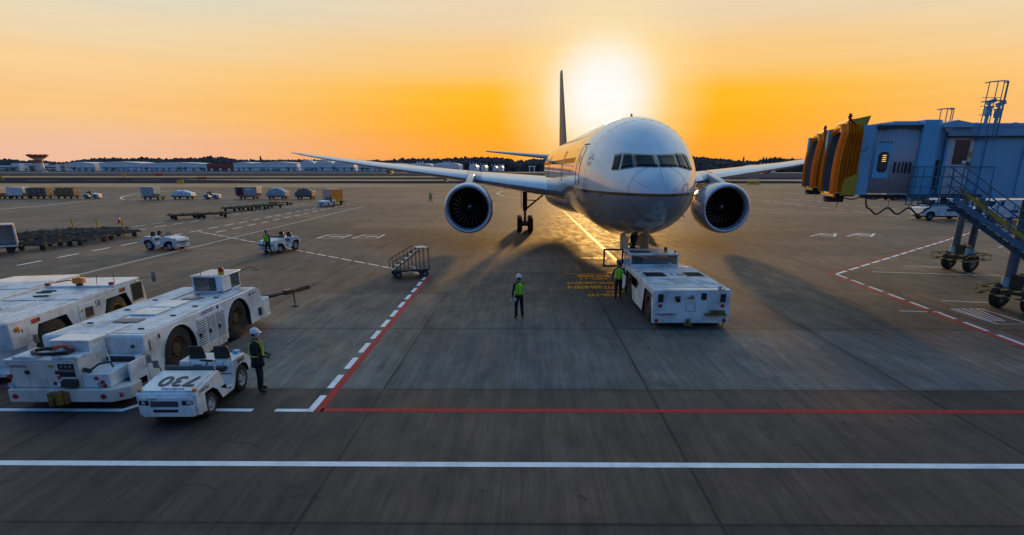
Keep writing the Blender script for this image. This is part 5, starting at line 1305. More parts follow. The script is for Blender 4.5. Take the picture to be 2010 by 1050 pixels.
# ------------------------------------------------------------------ people (local: facing +y, feet at z = 0)
def figure(name, label, loc, rz, pose='stand', jacket=None, trousers=None, vest=None, hat='helmet', mask=False, lean=0, arms=None, scale=1.0, group=None, glove=None):
    jacket = jacket or M['navy']; trousers = trousers or M['navy']
    V_, E_, Rd = [], [], []
    def add(p, r, par=None):
        V_.append(Vector(p)); Rd.append(r); i = len(V_)-1
        if par is not None: E_.append((par, i))
        return i
    if pose == 'sit':
        pel = (0, 0, .62); hips = .62
    else:
        pel = (0, 0, .95)
    dz = pel[2]-.95
    root = add(pel, (.145,.115))
    s1 = add((0, .0+lean*.3, 1.10+dz), (.135,.105), root); s2 = add((0, .01+lean*.7, 1.27+dz), (.155,.115), s1); s3 = add((0, .0+lean, 1.40+dz), (.13,.10), s2)
    nk = add((0, .01+lean*1.1, 1.50+dz), (.058,.058), s3); h0 = add((0, .02+lean*1.2, 1.57+dz), (.072,.082), nk); h1 = add((0, .025+lean*1.25, 1.66+dz), (.078,.094), h0); h2 = add((0, .02+lean*1.25, 1.735+dz), (.060,.072), h1)
    headc = V_[h1].copy(); hands = []
    arms = arms or {'L': ((-.25,-.02,1.14),(-.27,.06,.90)), 'R': ((.25,-.02,1.14),(.27,.06,.90))}
    for sd_, sx in (('L',-1),('R',1)):
        el, wr = [Vector(q)+Vector((0, lean*.8, dz)) for q in arms[sd_]]
        sh = add((sx*.185, lean, 1.41+dz), (.065,.065), s3); up = add(Vector((sx*.185, lean, 1.41+dz)).lerp(el, .5), (.054,.054), sh)
        e_ = add(el, (.045,.045), up); f_ = add(el.lerp(wr, .6), (.038,.038), e_); w_ = add(wr, (.028,.028), f_)
        d = (wr-el).normalized(); pm = add(wr+d*.07, (.036,.020), w_); hands.append((wr, d, sx))
    for sx in (-1, 1):
        hp = add((sx*.095, 0, .90+dz), (.095,.10), root)
        if pose == 'sit':
            k_ = add((sx*.12,.44,.62), (.062,.065), hp); a_ = add((sx*.12,.46,.16), (.04,.045), k_); t_ = add((sx*.13,.62,.10), (.042,.03), a_)
        elif pose == 'stride':
            k_ = add((sx*.10,.09*sx+.02,.50), (.060,.064), hp); m_ = add((sx*.105,.13*sx-.03,.29), (.055,.058), k_); a_ = add((sx*.11,.17*sx-.05,.09), (.042,.045), m_); t_ = add((sx*.13,.17*sx+.12,.04), (.042,.032), a_)
        else:
            wd = 1.7 if pose == 'wide' else 1.0
            wd *= 1.2; k_ = add((sx*.105*wd,.02,.49), (.076,.080), hp); m_ = add((sx*.11*wd,.0,.28), (.070,.072), k_); a_ = add((sx*.115*wd,-.02,.09), (.060,.060), m_); t_ = add((sx*.14*wd,.14,.04), (.044,.032), a_)
    me = bpy.data.meshes.new('p'); me.from_pydata([tuple(v) for v in V_], E_, []); o = bpy.data.objects.new('p', me); COL.objects.link(o)
    o.modifiers.new('s', 'SKIN').use_smooth_shade = True
    for i, r in enumerate(Rd):
        me.skin_vertices[0].data[i].radius = r; me.skin_vertices[0].data[i].use_root = (i == 0)
    ss = o.modifiers.new('u', 'SUBSURF'); ss.levels = 2; ss.render_levels = 2
    bpy.context.view_layer.update()
    m2 = bpy.data.meshes.new_from_object(o.evaluated_get(bpy.context.evaluated_depsgraph_get()))
    bpy.data.objects.remove(o)
    b = MB(); b.bm.from_mesh(m2)
    # fingers and thumb
    for (wr, d, sx) in hands:
        side = Vector((0, 1, 0)) if abs(d.y) < .7 else Vector((0, 0, 1)); side = (side-d*side.dot(d)).normalized(); inn = d.cross(side)*sx
        for k in range(4):
            ln = (.062,.072,.068,.052)[k]; p0 = wr+d*.085+side*(.028-.018*k); p1 = p0+d*ln*.55+inn*.006; p2 = p1+d*ln*.4+inn*.018
            b.tube([p0, p1, p2], [.010,.009,.007], 6)
        p0 = wr+d*.03+side*.025; b.tube([p0, p0+side*.022+d*.025, p0+side*.026+d*.055+inn*.008], [.012,.011,.008], 6)
    # face: nose, brow, ears, mouth
    hc = headc
    b.tube([hc+Vector((0,.085,.03)), hc+Vector((0,.112,-.012)), hc+Vector((0,.092,-.022))], [.010,.015,.010], 6)
    b.ball(hc+Vector((-.081,.0,0)), (.012,.022,.034), 8); b.ball(hc+Vector((.081,.0,0)), (.012,.022,.034), 8)
    b.tube([hc+Vector((-.028,.088,-.050)), hc+Vector((0,.096,-.052)), hc+Vector((.028,.088,-.050))], [.005,.008,.005], 6)
    for sx in (-1, 1): b.ball(hc+Vector((.030*sx,.086,.022)), (.012,.008,.008), 8)
    body = b.build(name, [jacket, trousers, M['skin'], M['shoe'], glove or M['seat']], None, normals=False)
    for f in body.data.polygons:
        f.use_smooth = True; c = f.center
        mi = 0
        if (c-headc).length < .145 and c.z > headc.z-.13: mi = 2
        elif c.z < (.10 if pose != 'sit' else .14): mi = 3
        elif pose != 'sit' and c.z < .93 and abs(c.x) < .21: mi = 1
        elif pose == 'sit' and c.z < .66 and c.y > .05: mi = 1
        for (wr, d, sx) in hands:
            if (c-wr).dot(d) > .0 and (c-wr).length < .2: mi = 4
        f.material_index = mi
    body.location = loc; body.rotation_euler = (0, 0, rz); body.scale = (scale,)*3
    tag(body, label, 'person', group)
    # torso shell
    def ring(z, rx, ry, cy=0, n=24, a0=0, a1=2*PI): return [Vector((rx*math.cos(2*PI*k/n), ry*math.sin(2*PI*k/n)+cy, z+dz)) for k in range(n)]
    prof_t = [(.98,.185,.145,0),(1.12,.172,.138,lean*.3),(1.25,.195,.150,lean*.6),(1.36,.205,.142,lean*.9),(1.43,.165,.115,lean),(1.475,.10,.085,lean*1.05)]
    if vest:
        b = MB(); b.loft([ring(*q) for q in prof_t], caps=False); vs_ = b.build('vest', vest, body); s_ = vs_.modifiers.new('t', 'SOLIDIFY'); s_.thickness = .008
        b = MB()
        for x in (-.085, .085):
            for sy in (-1, 1):
                b.tube([(x, sy*.148+0, 1.00+dz), (x*1.05, sy*.152+lean*.6, 1.24+dz), (x*1.05, sy*.140+lean*.9, 1.37+dz), (x, sy*.06+lean, 1.485+dz)], .014, 6)
        b.build('vest_band', M['vestband'], vs_)
        b = MB()
        for k in range(len(ring(1.05,.19,.15))): pass
        b.tube([Vector((p.x, p.y, p.z)) for p in ring(1.06,.184,.148,lean*.2)], .014, 6, closed=True); b.build('waist_band', M['strap'], vs_)
    else:
        # long coat with reflective harness
        b = MB(); b.loft([ring(.74,.20,.17)]+[ring(q[0], q[1]+.012, q[2]+.010, q[3]) for q in prof_t], caps=False); vs_ = b.build('coat', jacket, body); s_ = vs_.modifiers.new('t', 'SOLIDIFY'); s_.thickness = .01
        b = MB(); b.tube(ring(1.06,.195,.158,lean*.2), .017, 6, closed=True)
        for x in (-.10, .10):
            b.tube([(x, .155, 1.06+dz), (x*1.2, .165+lean*.6, 1.26+dz), (x*1.15, .11+lean, 1.43+dz), (x*.9, 0+lean, 1.49+dz), (x*.9, -.11+lean, 1.42+dz), (x*.6, -.165+lean*.6, 1.26+dz), (x*.6, -.16, 1.06+dz)], .017, 6)
        b.build('reflective_harness', M['strap'], vs_)
    hx, hy, hz = headc
    if hat == 'helmet':
        b = MB(); b.lathe([(.035+hz-.02,.118),(hz+.06,.116),(hz+.10,.104),(hz+.135,.074),(hz+.155,.03),(hz+.158,.003)], (hx,hy,0), n=24)
        b.prism([(hx-.10,hy+.06),(hx-.07,hy+.155),(hx,hy+.175),(hx+.07,hy+.155),(hx+.10,hy+.06)], hz+.015, hz+.028, 'z')
        b.tube([(hx,hy-.10,hz+.08),(hx,hy-.05,hz+.145),(hx,hy+.03,hz+.162),(hx,hy+.10,hz+.10)], .012, 6); b.build('hard_hat', M['helmet'], body)
    elif hat == 'cap':
        b = MB(); b.lathe([(hz+.02,.102),(hz+.07,.100),(hz+.11,.075),(hz+.125,.02),(hz+.126,.002)], (hx,hy-.005,0), n=20)
        b.prism([(hx-.07,hy+.07),(hx-.05,hy+.15),(hx+.05,hy+.15),(hx+.07,hy+.07)], hz+.02, hz+.03, 'z'); b.build('cap', M['cap'], body)
    else:
        b = MB(); b.lathe([(hz-.06,.085),(hz,.098),(hz+.06,.098),(hz+.10,.07),(hz+.115,.02),(hz+.116,.002)], (hx,hy-.022,0), n=20); b.build('hair', M['hair'], body)
    # hair at the nape under the helmet
    if hat != 'hair':
        b = MB(); b.lathe([(hz-.07,.070),(hz-.03,.090),(hz+.03,.096)], (hx,hy-.014,0), n=20, a0=PI, a1=2*PI); hh = b.build('nape_hair', M['hair'], body)
    if mask:
        b = MB(); b.ball((hx,hy+.062,hz-.035), (.060,.052,.048), 14); b.build('face_mask', M['mask'], body)
    return body
def gpv(px, py): return Vector(G(px, py))
figure('person', 'person in dark coat with yellow harness, white hard hat and face mask beside tractor 730', gpv(514,768), R(-72), hat='helmet', mask=True, arms={'L': ((-.24,.02,1.14),(-.12,.21,1.05)), 'R': ((.24,.0,1.14),(.10,.20,1.02))})
figure('person', 'person in yellow vest and white hard hat alone on the apron, seen from behind', gpv(1019,624), R(22), vest=M['vest'], hat='helmet', arms={'L': ((-.26,-.02,1.13),(-.29,.03,.88)), 'R': ((.22,.10,1.16),(.10,.22,1.10))}, glove=M['glove'])
figure('person', 'person in yellow vest seen from behind at the open cab door of tug 18', gpv(1212.5,588), R(-8), vest=M['vest'], hat='hair', lean=.05, pose='stride', arms={'L': ((-.27,.0,1.14),(-.27,.05,.90)), 'R': ((.27,.10,1.18),(.36,.28,1.16))})
figure('person', 'person in blue cap and yellow vest standing beside the parked tow tractor', gpv(528,502), R(160), vest=M['vest'], hat='cap', pose='stride')
figure('person', 'person in yellow vest far out on the apron facing the aircraft, legs apart', gpv(845.5,397.5), R(-150), vest=M['vest'], hat='hair', pose='wide', scale=1.03)
def driver(tr, label, vest=None):
    a = tr.rotation_euler.z; off = Matrix.Rotation(a, 3, 'Z') @ Vector((-.33,-.42,.22))
    figure('person', label, tr.location+off, a, pose='sit', vest=vest, hat='hair', arms={'L': ((-.24,.14,1.20),(-.13,.38,1.16)), 'R': ((.24,.14,1.20),(.13,.38,1.16))}, scale=1.0)
driver(tractors[2], 'person in dark clothes driving the far left cargo train tractor')
driver(tractors[3], 'person in dark clothes driving the tractor ahead of the tarpaulin load')
driver(tractors[4], 'person in dark clothes seated on the tractor beside the amber container')

# ------------------------------------------------------------------ boarding bridges (local x along the tunnel away from the aircraft, y away from the camera)
def bridge(label, loc, rz, full=True):
    t = thing('boarding_bridge', loc, rz, label, 'boarding bridge')
    Z0, Z1_ = 4.87, 7.44                # underside, roof
    D = 3.1
    # ---- accordion canopies round the cab mouth (local x<0)
    def bellows(x0, x1, y0, y1, z0, z1, lean):
        rings = []; n = 11
        for i in range(n+1):
            u = i/n; x = x0+(x1-x0)*u; k = .13 if i % 2 else 0
            rings.append((x, k))
        b = MB(); th = .20
        def loop(x, g, inner):
            q = th if inner else 0
            K = .25
            sh = lambda z: x-lean*(z1-z)/(z1-z0)*(1-(x-x0)/(x1-x0)) - .10*math.sin(PI*(z-z0)/(z1-z0))*(1-(x-x0)/(x1-x0))
            pts = []
            for z in [z0+(z1-z0-.25)*k/7 for k in range(8)]: pts.append((sh(z)+K*(y0), y0-g+q, z))
            pts += [(sh(z1)+K*y0, y0+.25-g*.7+q*.4, z1+g-q), (sh(z1)+K*(y0+y1)/2, (y0+y1)/2, z1+.06+g-q), (sh(z1)+K*y1, y1-.25+g*.7-q*.4, z1+g-q)]
            for z in [z0+(z1-z0-.25)*k/7 for k in range(7, -1, -1)]: pts.append((sh(z)+K*y1, y1+g-q, z))
            return pts
        oo = [[b.v(p) for p in loop(x, k, False)] for x, k in rings]; ii = [[b.v(p) for p in loop(x, 0, True)] for x, k in rings]
        m = len(oo[0])
        for i in range(n):
            for j in range(m-1):
                b.f([oo[i][j], oo[i][j+1], oo[i+1][j+1], oo[i+1][j]]); b.f([ii[i][j+1], ii[i][j], ii[i+1][j], ii[i+1][j+1]], 1)
        for j in range(m-1): b.f([oo[0][j+1], oo[0][j], ii[0][j], ii[0][j+1]]); b.f([oo[-1][j], oo[-1][j+1], ii[-1][j+1], ii[-1][j]])
        for i in range(n):
            for j in (0, m-1): b.f([oo[i][j], oo[i+1][j], ii[i+1][j], ii[i][j]])
        o = b.build('bellows', [M['canvas'], M['jbleg']], t, angle=25)
        lp = [(p[0]-.04, p[1]+(.08 if p[1] < (y0+y1)/2 else -.08), p[2]-.05) for p in loop(x0, 0, False)]
        MB().tube(lp, .105, 8).build('padded_edge', M['canvas'], o)
        return o
    # cab group is turned by its own rotation about the column at x = 2.5
    bl = bellows(.0, .55, -.12, D+.12, Z0+.08, Z1_+.02, .16)
    b = MB(); b.prism([(-.05,.1),(.7,.1),(1.0,D-.1),(.72,D-.1)], Z0-.08, Z0+.04, 'z'); b.build('cab_floor', M['jbdark'], t)
    b = MB(); b.box((.30,D/2,Z0-.05), (.10,D-.1,.16), rz=-.24); b.build('floor_bumper', M['canvas'] if full else M['rubber'], t, bevel=.03)
    MB().prism([(.10,Z1_+.20),(.78,Z1_+.34),(.66,Z1_-.15),(.50,Z1_-.12)], -.05, .02, 'y').build('canopy_side_panel', M['olive'], t)
    MB().prism([(.02,Z0-.02),(.56,Z0-.02),(.58,Z0+.82),(.06,Z0+.58)], -.24, -.17, 'y').build('lower_side_panel', M['olive'], t)
    b = MB(); b.prism([(.05,.1),(.6,.1),(1.1,D-.1),(.8,D-.1)], Z1_+.18, Z1_+.23, 'z'); b.build('canopy_top', M['jbdark'], t)
    b = MB(); b.cyl((.25,.5,Z1_+.22), (.25,.5,Z1_+.32), .07); b.ball((.25,.5,Z1_+.37), .085); b.cyl((.25,.5,Z1_+.42), (.25,.5,Z1_+.47), .05, .03); b.build('beacon', M['redlens'], t)
    # cab shell: flat slab then corrugated curtain
    b = MB(); b.bb((.55,-.12,Z0), (1.05,.05,Z1_)); b.build('cab_side_wall', M['jb'], t, bevel=.02); b = MB(); b.bb((.55,D-.05,Z0), (1.05,D+.12,Z1_)); b.build('cab_side_wall', M['jb'], t)
    b = MB(); n = 72; pts = []
    for i in range(n+1):
        u = i/n; x = 1.05+1.57*u; y = -.06-.10*math.sin(PI*u)-.075*(1 if i % 4 in (1, 2) else 0); pts.append((x, y))
    A_ = [b.v((x, y, Z0+.06)) for x, y in pts]; B_ = [b.v((x, y, Z1_-.14)) for x, y in pts]
    for i in range(n): b.f([A_[i], A_[i+1], B_[i+1], B_[i]])
    o = b.build('corrugated_curtain', M['corr'], t); s_ = o.modifiers.new('t', 'SOLIDIFY'); s_.thickness = .03
    b = MB(); b.bb((1.05,-.24,Z1_-.14), (2.64,0,Z1_-.02)); b.build('curtain_head', M['jbdark'], t)
    b = MB(); b.bb((1.05,-.23,Z1_-.02), (2.64,D+.1,Z1_+.04)); b.bb((1.7,.1,Z1_+.04), (3.2,D,Z1_+.14)); b.build('cab_roof', M['jb'], t)
    b = MB(); b.bb((1.08,-.225,Z0+.62), (1.66,-.20,Z0+1.92)); wp = b.build('window_panel', M['jb2'], t)
    b = MB()
    def rrect(cx, cz, w_, h_, r_, n=5):
        P_ = []
        for (sx, sz, a0) in ((1,1,0),(-1,1,90),(-1,-1,180),(1,-1,270)):
            for k in range(n+1):
                a = R(a0+90*k/n); P_.append((cx+sx*(w_/2-r_)+r_*math.cos(a), cz+sz*(h_/2-r_)+r_*math.sin(a)))
        return P_
    b.prism(rrect(1.40,Z0+1.22,.36,.74,.13), -.245, -.22, 'y'); w1 = b.build('porthole_seal', M['black'], wp)
    b = MB(); b.prism(rrect(1.40,Z0+1.22,.28,.62,.10), -.252, -.244, 'y'); b.build('porthole_glass', M['glass'], w1)
    b = MB()
    for k in range(4): b.box((1.42,-.256,Z0+1.46-.07*k), (.14,.004,.025))
    b.build('lit_slot', M['warmlit'], w1)
    for k in range(5):
        MB().bb((1.84+.14*k,-.235,Z0+.82), (1.90+.14*k,-.19,Z0+1.22)).build('vent_slot', M['black'], t)
    b = MB()
    for k in range(4): b.cyl((1.14+.14*k,-.24,Z1_-.62), (1.22+.14*k,-.24,Z1_-.62), .02, n=6)
    b.build('hinge', M['jbdark'], t)
    # corner pilaster (projects) and recess
    b = MB(); b.prism([(2.64,-.30),(3.18,-.30),(3.36,-.12),(3.36,.4),(2.64,.4)], Z0-.22, Z1_+.16, 'z'); b.build('corner_pillar', M['jb2'], t, bevel=.01)
    b = MB(); b.bb((3.36,.30,Z0), (3.80,.42,Z1_)); b.bb((3.362,-.05,Z0), (3.42,.30,Z1_)); b.build('recess_wall', M['jb'], t)
    MB().bb((3.46,.27,Z0+.2), (3.74,.298,Z0+1.3)).build('recess_grille', M['jbdark'], t)
    b = MB(); b.prism([(3.3,Z1_+.02),(3.9,Z1_+.16),(4.6,Z1_+.02),(4.6,Z1_-.10),(3.3,Z1_-.1)], -.1, D, 'y'); b.build('link_roof', M['jb'], t)
    # floodlight on the corner
    b = MB(); b.tube([(3.30,-.1,Z1_+.02),(3.42,-.35,Z1_-.1)], .02); b.lathe([(0,.05),(.12,.14),(.13,.15)], n=14); o = b.build('floodlight', M['lamp'], t)
    for v in o.data.vertices:
        if v.co.z < 1 and v.co.length < .4: v.co = Vector((3.46, -.40, Z1_-.28))+v.co
    # door wall
    b = MB(); b.bb((3.8,.12,Z1_-.42), (26,.25,Z1_-.08)); b.bb((3.8,.12,Z0), (3.90,.25,Z1_-.42)); b.bb((4.82,.12,Z0), (26,.25,Z1_-.42)); b.bb((3.8,D-.1,Z0), (26,D,Z1_-.08)); b.bb((3.4,.12,Z0-.12), (26,D,Z0)); b.bb((3.4,.1,Z1_-.08), (26,D,Z1_+.0)); b.build('tunnel', M['jb'], t)
    for k in range(19):
        x = 5.75+.85*k if k else 5.2; MB().bb((x,.04,Z0+.02), (x+.16,.118,Z1_-.44)).build('wall_rib', M['jb'], t)
    MB().bb((3.75,-.02,Z1_-.46), (26,.118,Z1_-.40)).build('rain_gutter', M['jbdark'], t)
    b = MB()
    for k in range(30): b.cyl((4.0+.7*k,.25,Z1_+.04), (4.16+.7*k,.25,Z1_+.04), .045, n=8)
    b.bb((3.8,.09,Z1_-.02), (26,.18,Z1_+.05)); b.build('roof_edge', M['jb2'], t)
    b = MB(); b.bb((3.90,.14,Z0+.02), (4.82,.2,Z1_-.44)); dr = b.build('service_door', M['doorwhite'], t, bevel=.01)
    MB().bb((4.12,.115,Z0+1.14), (4.64,.138,Z1_-.54)).build('door_window', M['glass'], dr)
    MB().box((4.54,.105,Z0+1.22), (.14,.01,.10)).build('door_notice', M['pwhite'], dr)
    MB().box((4.73,.13,Z0+1.50), (.10,.012,.22)).build('door_label', M['yellow'], dr)
    MB().box((4.72,.10,Z0+1.15), (.08,.06,.14)).build('door_lock', M['rust'], dr)
    if full:
        # platform outside the door
        PZ = Z0+.03
        b = MB(); b.bb((2.50,-1.15,PZ-.10), (4.05,-.32,PZ)); b.bb((3.36,-.32,PZ-.10), (5.2,.1,PZ)); b.bb((2.50,-1.12,PZ-.34), (4.05,-1.06,PZ-.28))
        b.build('platform_deck', M['jbdark'], t)
        b = MB(); r_ = .022
        for z in (PZ-.38, PZ-.05, PZ+.30, PZ+.66, PZ+1.02): b.tube([(2.46,-.34,z),(2.46,-1.15,z),(3.86,-1.15,z)], r_, 6)
        for x in (2.46,2.81,3.16,3.51,3.86): b.tube([(x,-1.15,PZ-.36),(x,-1.15,PZ+1.04)], r_, 6)
        for y in (-.75,-.34): b.tube([(2.46,y,PZ-.36),(2.46,y,PZ+1.04)], r_, 6)
        b.tube([(3.86,-.05,PZ+1.02),(5.6,-.05,PZ+1.02),(5.6,-.05,PZ)], r_, 6)
        b.build('platform_railing', M['jbrail'], t)
        # stairs down along the tunnel
        def sz(x): return PZ-(x-3.85)*.66
        st = MB()
        for y in (-1.18,-.38): st.prism([(3.70,PZ-.02),(10.9,sz(10.9)+.08),(10.9,sz(10.9)-.14),(3.70,PZ-.24)], y, y+.06, 'y')
        sg_ = st.build('stair_stringer', M['jbrail'], t)
        MB().prism([(3.95,PZ+.26),(10.9,sz(10.9)+.30),(10.9,sz(10.9)+.14),(3.95,PZ+.10)], -1.10, -1.05, 'y').build('yellow_stringer', M['yellow'], t)
        b = MB()
        for k in range(21):
            x = 4.0+.32*k; b.bb((x-.14,-1.12,sz(x)-.03), (x+.14,-.38,sz(x)))
        b.build('stair_treads', M['jbdark'], t)
        b = MB()
        for y in (-1.15,-.30):
            for h in (1.02,.70,.38): b.tube([(3.86,y,PZ+h),(10.9,y,sz(10.9)+h)], r_, 6)
            for k in range(8):
                x = 4.0+.95*k; b.tube([(x,y,sz(x)),(x+.0,y,sz(x)+1.02)], r_, 6)
                b.tube([(x,y,sz(x)),(x+.62,y,sz(x+.62)+1.02)], .014, 6)
        b.build('stair_handrail', M['jbrail'], t)
    # roof ladders with safety cages
    def cage(cx, y, zb, zt, w_, hoops, m):
        b = MB(); xs_ = [cx-w_/2+w_*k/4 for k in range(5)]
        for k, x in enumerate(xs_):
            dy = -.28*math.sin(PI*k/4); b.tube([(x,y+dy,zb),(x,y+dy,zt)], .016, 6)
        for z in hoops:
            b.tube([(cx-w_/2,y,z)]+[(x,y-.28*math.sin(PI*k/4),z) for k, x in enumerate(xs_)]+[(cx+w_/2,y,z),(cx+w_/2,y+.25,z)], .02, 6)
            b.tube([(cx-w_/2,y,z),(cx-w_/2,y+.25,z)], .02, 6)
        for z in [zb+.3*k for k in range(int((zt-zb)/.3))]: b.tube([(cx-w_/2,y+.25,z),(cx+w_/2,y+.25,z)], .010, 5)
        return b.build('caged_ladder', m, t)
    if full:
        cage(5.08, -.06, Z1_-.55, Z1_+1.48, .66, (Z1_-.54, Z1_+1.46, Z1_+.80), M['jbrail'])
        cage(3.85, .6, Z1_+.10, Z1_+.62, .46, (Z1_+.60,), M['jbrail'])
        # camera and lamp cluster on the roof
        b = MB()
        for x, y, h in ((5.22,.45,.34),(5.55,.40,.26)):
            b.cyl((x,y,Z1_), (x,y,Z1_+h), .07); b.cyl((x,y,Z1_+h), (x,y,Z1_+h+.25), .13, n=16); b.cyl((x,y,Z1_+h+.27), (x,y,Z1_+h+.31), .17, n=16); b.cyl((x,y,Z1_+h+.31), (x,y,Z1_+h+.42), .06)
            b.box((x+.05,y,Z1_+h+.50), (.30,.14,.14), ry=-.4)
        b.bb((4.85,.25,Z1_), (5.85,.6,Z1_+.06)); b.build('roof_cameras', M['jb'], t)
        b = MB(); pts = []
        for k in range(30):
            u = k/29; pts.append((.1+2.5*u, -.08, Z0-.04-.14*abs(math.sin(PI*3*u))))
        b.tube(pts, .025, 6)
        pts = [(1.06,-.1,Z0),(1.08,-.12,Z0-.30)]
        for k in range(46):
            u = k/45; pts.append((1.14+2.35*u, -.15, Z0-.50-.24*math.sin(PI*(3*u))**2))
        pts.append((3.62,-.1,Z0-.2)); b.tube(pts, .032, 8)
        for u in (1/3, 2/3): b.tube([(1.14+2.35*u,-.15,Z0-.5),(1.14+2.35*u,-.15,Z0-.1)], .008, 5)
        b.build('hanging_cables', M['cable'], t)
        b = MB()
        for x, w_ in ((1.1,.9),(2.1,.7),(2.9,.6)): b.box((x+w_/2,.3,Z0-.08), (w_,.5,.14))
        b.build('underfloor_boxes', M['jbdark'], t)
        MB().tube([(.5,-.18,Z0+1.62),(.72,-.2,Z0+1.66),(.80,-.18,Z0+1.8)], .012, 6).build('hand_grip', M['jbdark'], t)
    b = MB(); b.box((.1,.5,Z0-.20), (.6,.4,.22)); b.box((-.25,.4,Z0-.14), (.12,.2,.12)); b.tube([(.2,.3,Z0-.3),(.15,.3,Z0-.5)], .012); b.build('drive_unit', M['jbdark'], t)
    # lifting columns and wheel bogie
    return t
def bogie(t, lx, ly, rz, ht=4.6):
    Rm = Matrix.Translation((lx, ly, 0)) @ Matrix.Rotation(rz, 4, 'Z')
    def B():
        b = MB(); b.T = Rm; return b
    for y in (-.42,.42):
        b = B(); b.cyl((0,y,1.35), (0,y,ht), .20, n=18); cyl_ = b.build('lift_column', M['jbleg'], t)
        b = B(); b.cyl((0,y,.75), (0,y,1.36), .245, n=18); b.build('column_foot', M['jb'], t)
    b = B(); b.tube([(-.30,-.5,1.45),(-.12,-.5,ht-.4)], .05); b.build('hydraulic_strut', M['jbdark'], t)
    b = B(); b.box((0,0,.82), (.7,1.5,.25)); b.box((0,0,1.25), (.45,.5,.5)); b.tube([(.2,-.3,1.2),(.38,-.35,1.45),(.3,.2,1.5)], .05); b.build('bogie_frame', M['dark'], t)
    b = B(); b.ball((-.32,-.52,1.48), (.10,.10,.12)); b.ball((.38,.1,1.35), (.13,.10,.10)); b.build('warning_lamp', M['yellow'], t)
    for y in (-.62,.62):
        b = B(); b.lathe([(-.16+y,.28),(-.18+y,.46),(-.12+y,.54),(.12+y,.54),(.18+y,.46),(.16+y,.28)], (0,0,.54), 'y', 26); wl = b.build('wheel', M['rubber'], t)
        b = B(); b.lathe([(-.15+y,.28),(-.08+y,.2),(-.13+y,.1),(-.13+y,.005)], (0,0,.54), 'y', 20); b.build('rim', M['steel'], wl)
    b = B()
    for z in (.70,1.0):
        b.tube([(-1.05,-1.0,z),(1.05,-1.0,z),(1.05,1.0,z),(-1.05,1.0,z)], .042, 6, closed=True)
    for (x, y) in ((-1.05,-1.0),(-.35,-1.0),(.35,-1.0),(1.05,-1.0),(1.05,1.0),(-1.05,1.0),(-1.05,0),(1.05,0)): b.tube([(x,y,.70),(x,y,1.0)], .02, 6)
    b.build('guard_frame', M['hazard'], t)
M['warmlit'] = emit('lit_lamp_amber', (1,.55,.12), 1.2)
M['hazard'] = bpy.data.materials.new('hazard_stripe'); n_, l_ = nt(M['hazard']); bs = n_['Principled BSDF']; tcn = n_.new('ShaderNodeTexCoord'); wv = n_.new('ShaderNodeTexWave')
wv.inputs['Scale'].default_value = 2.6; wv.bands_direction = 'DIAGONAL'; rp = n_.new('ShaderNodeValToRGB'); rp.color_ramp.interpolation = 'CONSTANT'
rp.color_ramp.elements[0].color = (.02,.02,.02,1); rp.color_ramp.elements[1].position = .5; rp.color_ramp.elements[1].color = (.62,.45,.10,1)
l_.new(tcn.outputs['Object'], wv.inputs['Vector']); l_.new(wv.outputs['Color'], rp.inputs[0]); l_.new(rp.outputs[0], bs.inputs['Base Color'])
NBR = bridge('blue grey boarding bridge in front with orange bellows, white service door and outside stairs', (12.27, 23.55, 0), R(-4.5))
gx = gp(1985,612)
lc = Matrix.Rotation(R(4.5), 3, 'Z') @ (Vector((gx.x+.3, gx.y+.3, 0))-Vector((12.27,23.55,0)))
bogie(NBR, lc.x, lc.y, R(25))
FBR = bridge('second boarding bridge behind the front one, its orange canopy nearest the airliner', (14.7, 30.4, 0), R(-3.5), full=False)
gx = gp(1880,530); lc = Matrix.Rotation(R(3.5), 3, 'Z') @ (Vector((gx.x, gx.y, 0))-Vector((14.7,30.4,0)))
bogie(FBR, lc.x, lc.y, R(25))

# ------------------------------------------------------------------ vehicles on the far right
def truck(label, loc, rz, L_=5.6, letters=None):
    t = thing('service_truck', loc, rz, label, 'truck')
    W = 1.15
    poly = [(-L_/2,.55),(-L_/2,2.45),(L_/2-1.5,2.45),(L_/2-.9,1.55),(L_/2-.1,1.35),(L_/2,.55),(L_/2-.35,.5)]
    arch = lambda yc: [(yc+.55,.5),(yc+.42,.92),(yc,1.05),(yc-.42,.92),(yc-.55,.5)]
    P_ = poly+arch(L_/2-1.0)+arch(-L_/2+1.0); em = {i: 1 for i in list(range(7,11))+list(range(12,16))}
    MB().prism(P_, -W, W, 'x', 0, em).build('body', [M['white'], M['black']], t, bevel=.03)
    for y in (L_/2-1.0, -L_/2+1.0):
        for x in (-W+.15, W-.15): wheel(.44,.25,.22,M['steel'],t,(x,y,.44),lugs=5)
    MB().bb((-W+.1,-L_/2+.1,.35), (W-.1,L_/2-.3,.55)).build('chassis', M['dark'], t)
    for s in (-1, 1):
        MB().bb((s*W-.005,-.9,1.0), (s*W+.005,.1,1.3)).build('side_locker', M['dark'], t)
        MB().bb((s*W-.005,L_/2-2.2,1.75), (s*W+.005,L_/2-1.75,2.3)).build('side_window', M['glass'], t)
    MB().bb((-W+.12,L_/2-1.32,1.62), (W-.12,L_/2-.98,2.28)).build('windscreen', M['glass'], t)
    if letters:
        text('side_lettering', letters, .42, M['blue'], t, (-W-.008,0.3,1.95), (R(90),0,R(-90)))
    return t
p = gp(1855,433); tk = truck('white service truck with UA on its side under the front bridge', (p.x+.4, p.y+1.6, 0), R(88), 5.6)
text('side_lettering', 'UA', .45, M['blue'], tk, (1.16,2.25,1.25), (R(90),0,R(90)))
p = gp(1965,436); truck('white truck seen through the bridge stairs behind the lattice railing', (p.x+1, p.y+1.5, 0), R(95), 6.4)
p = gp(1757,392); truck('small far white vehicle seen below the bridge cab', (p.x, p.y, 0), R(90), 4.4)
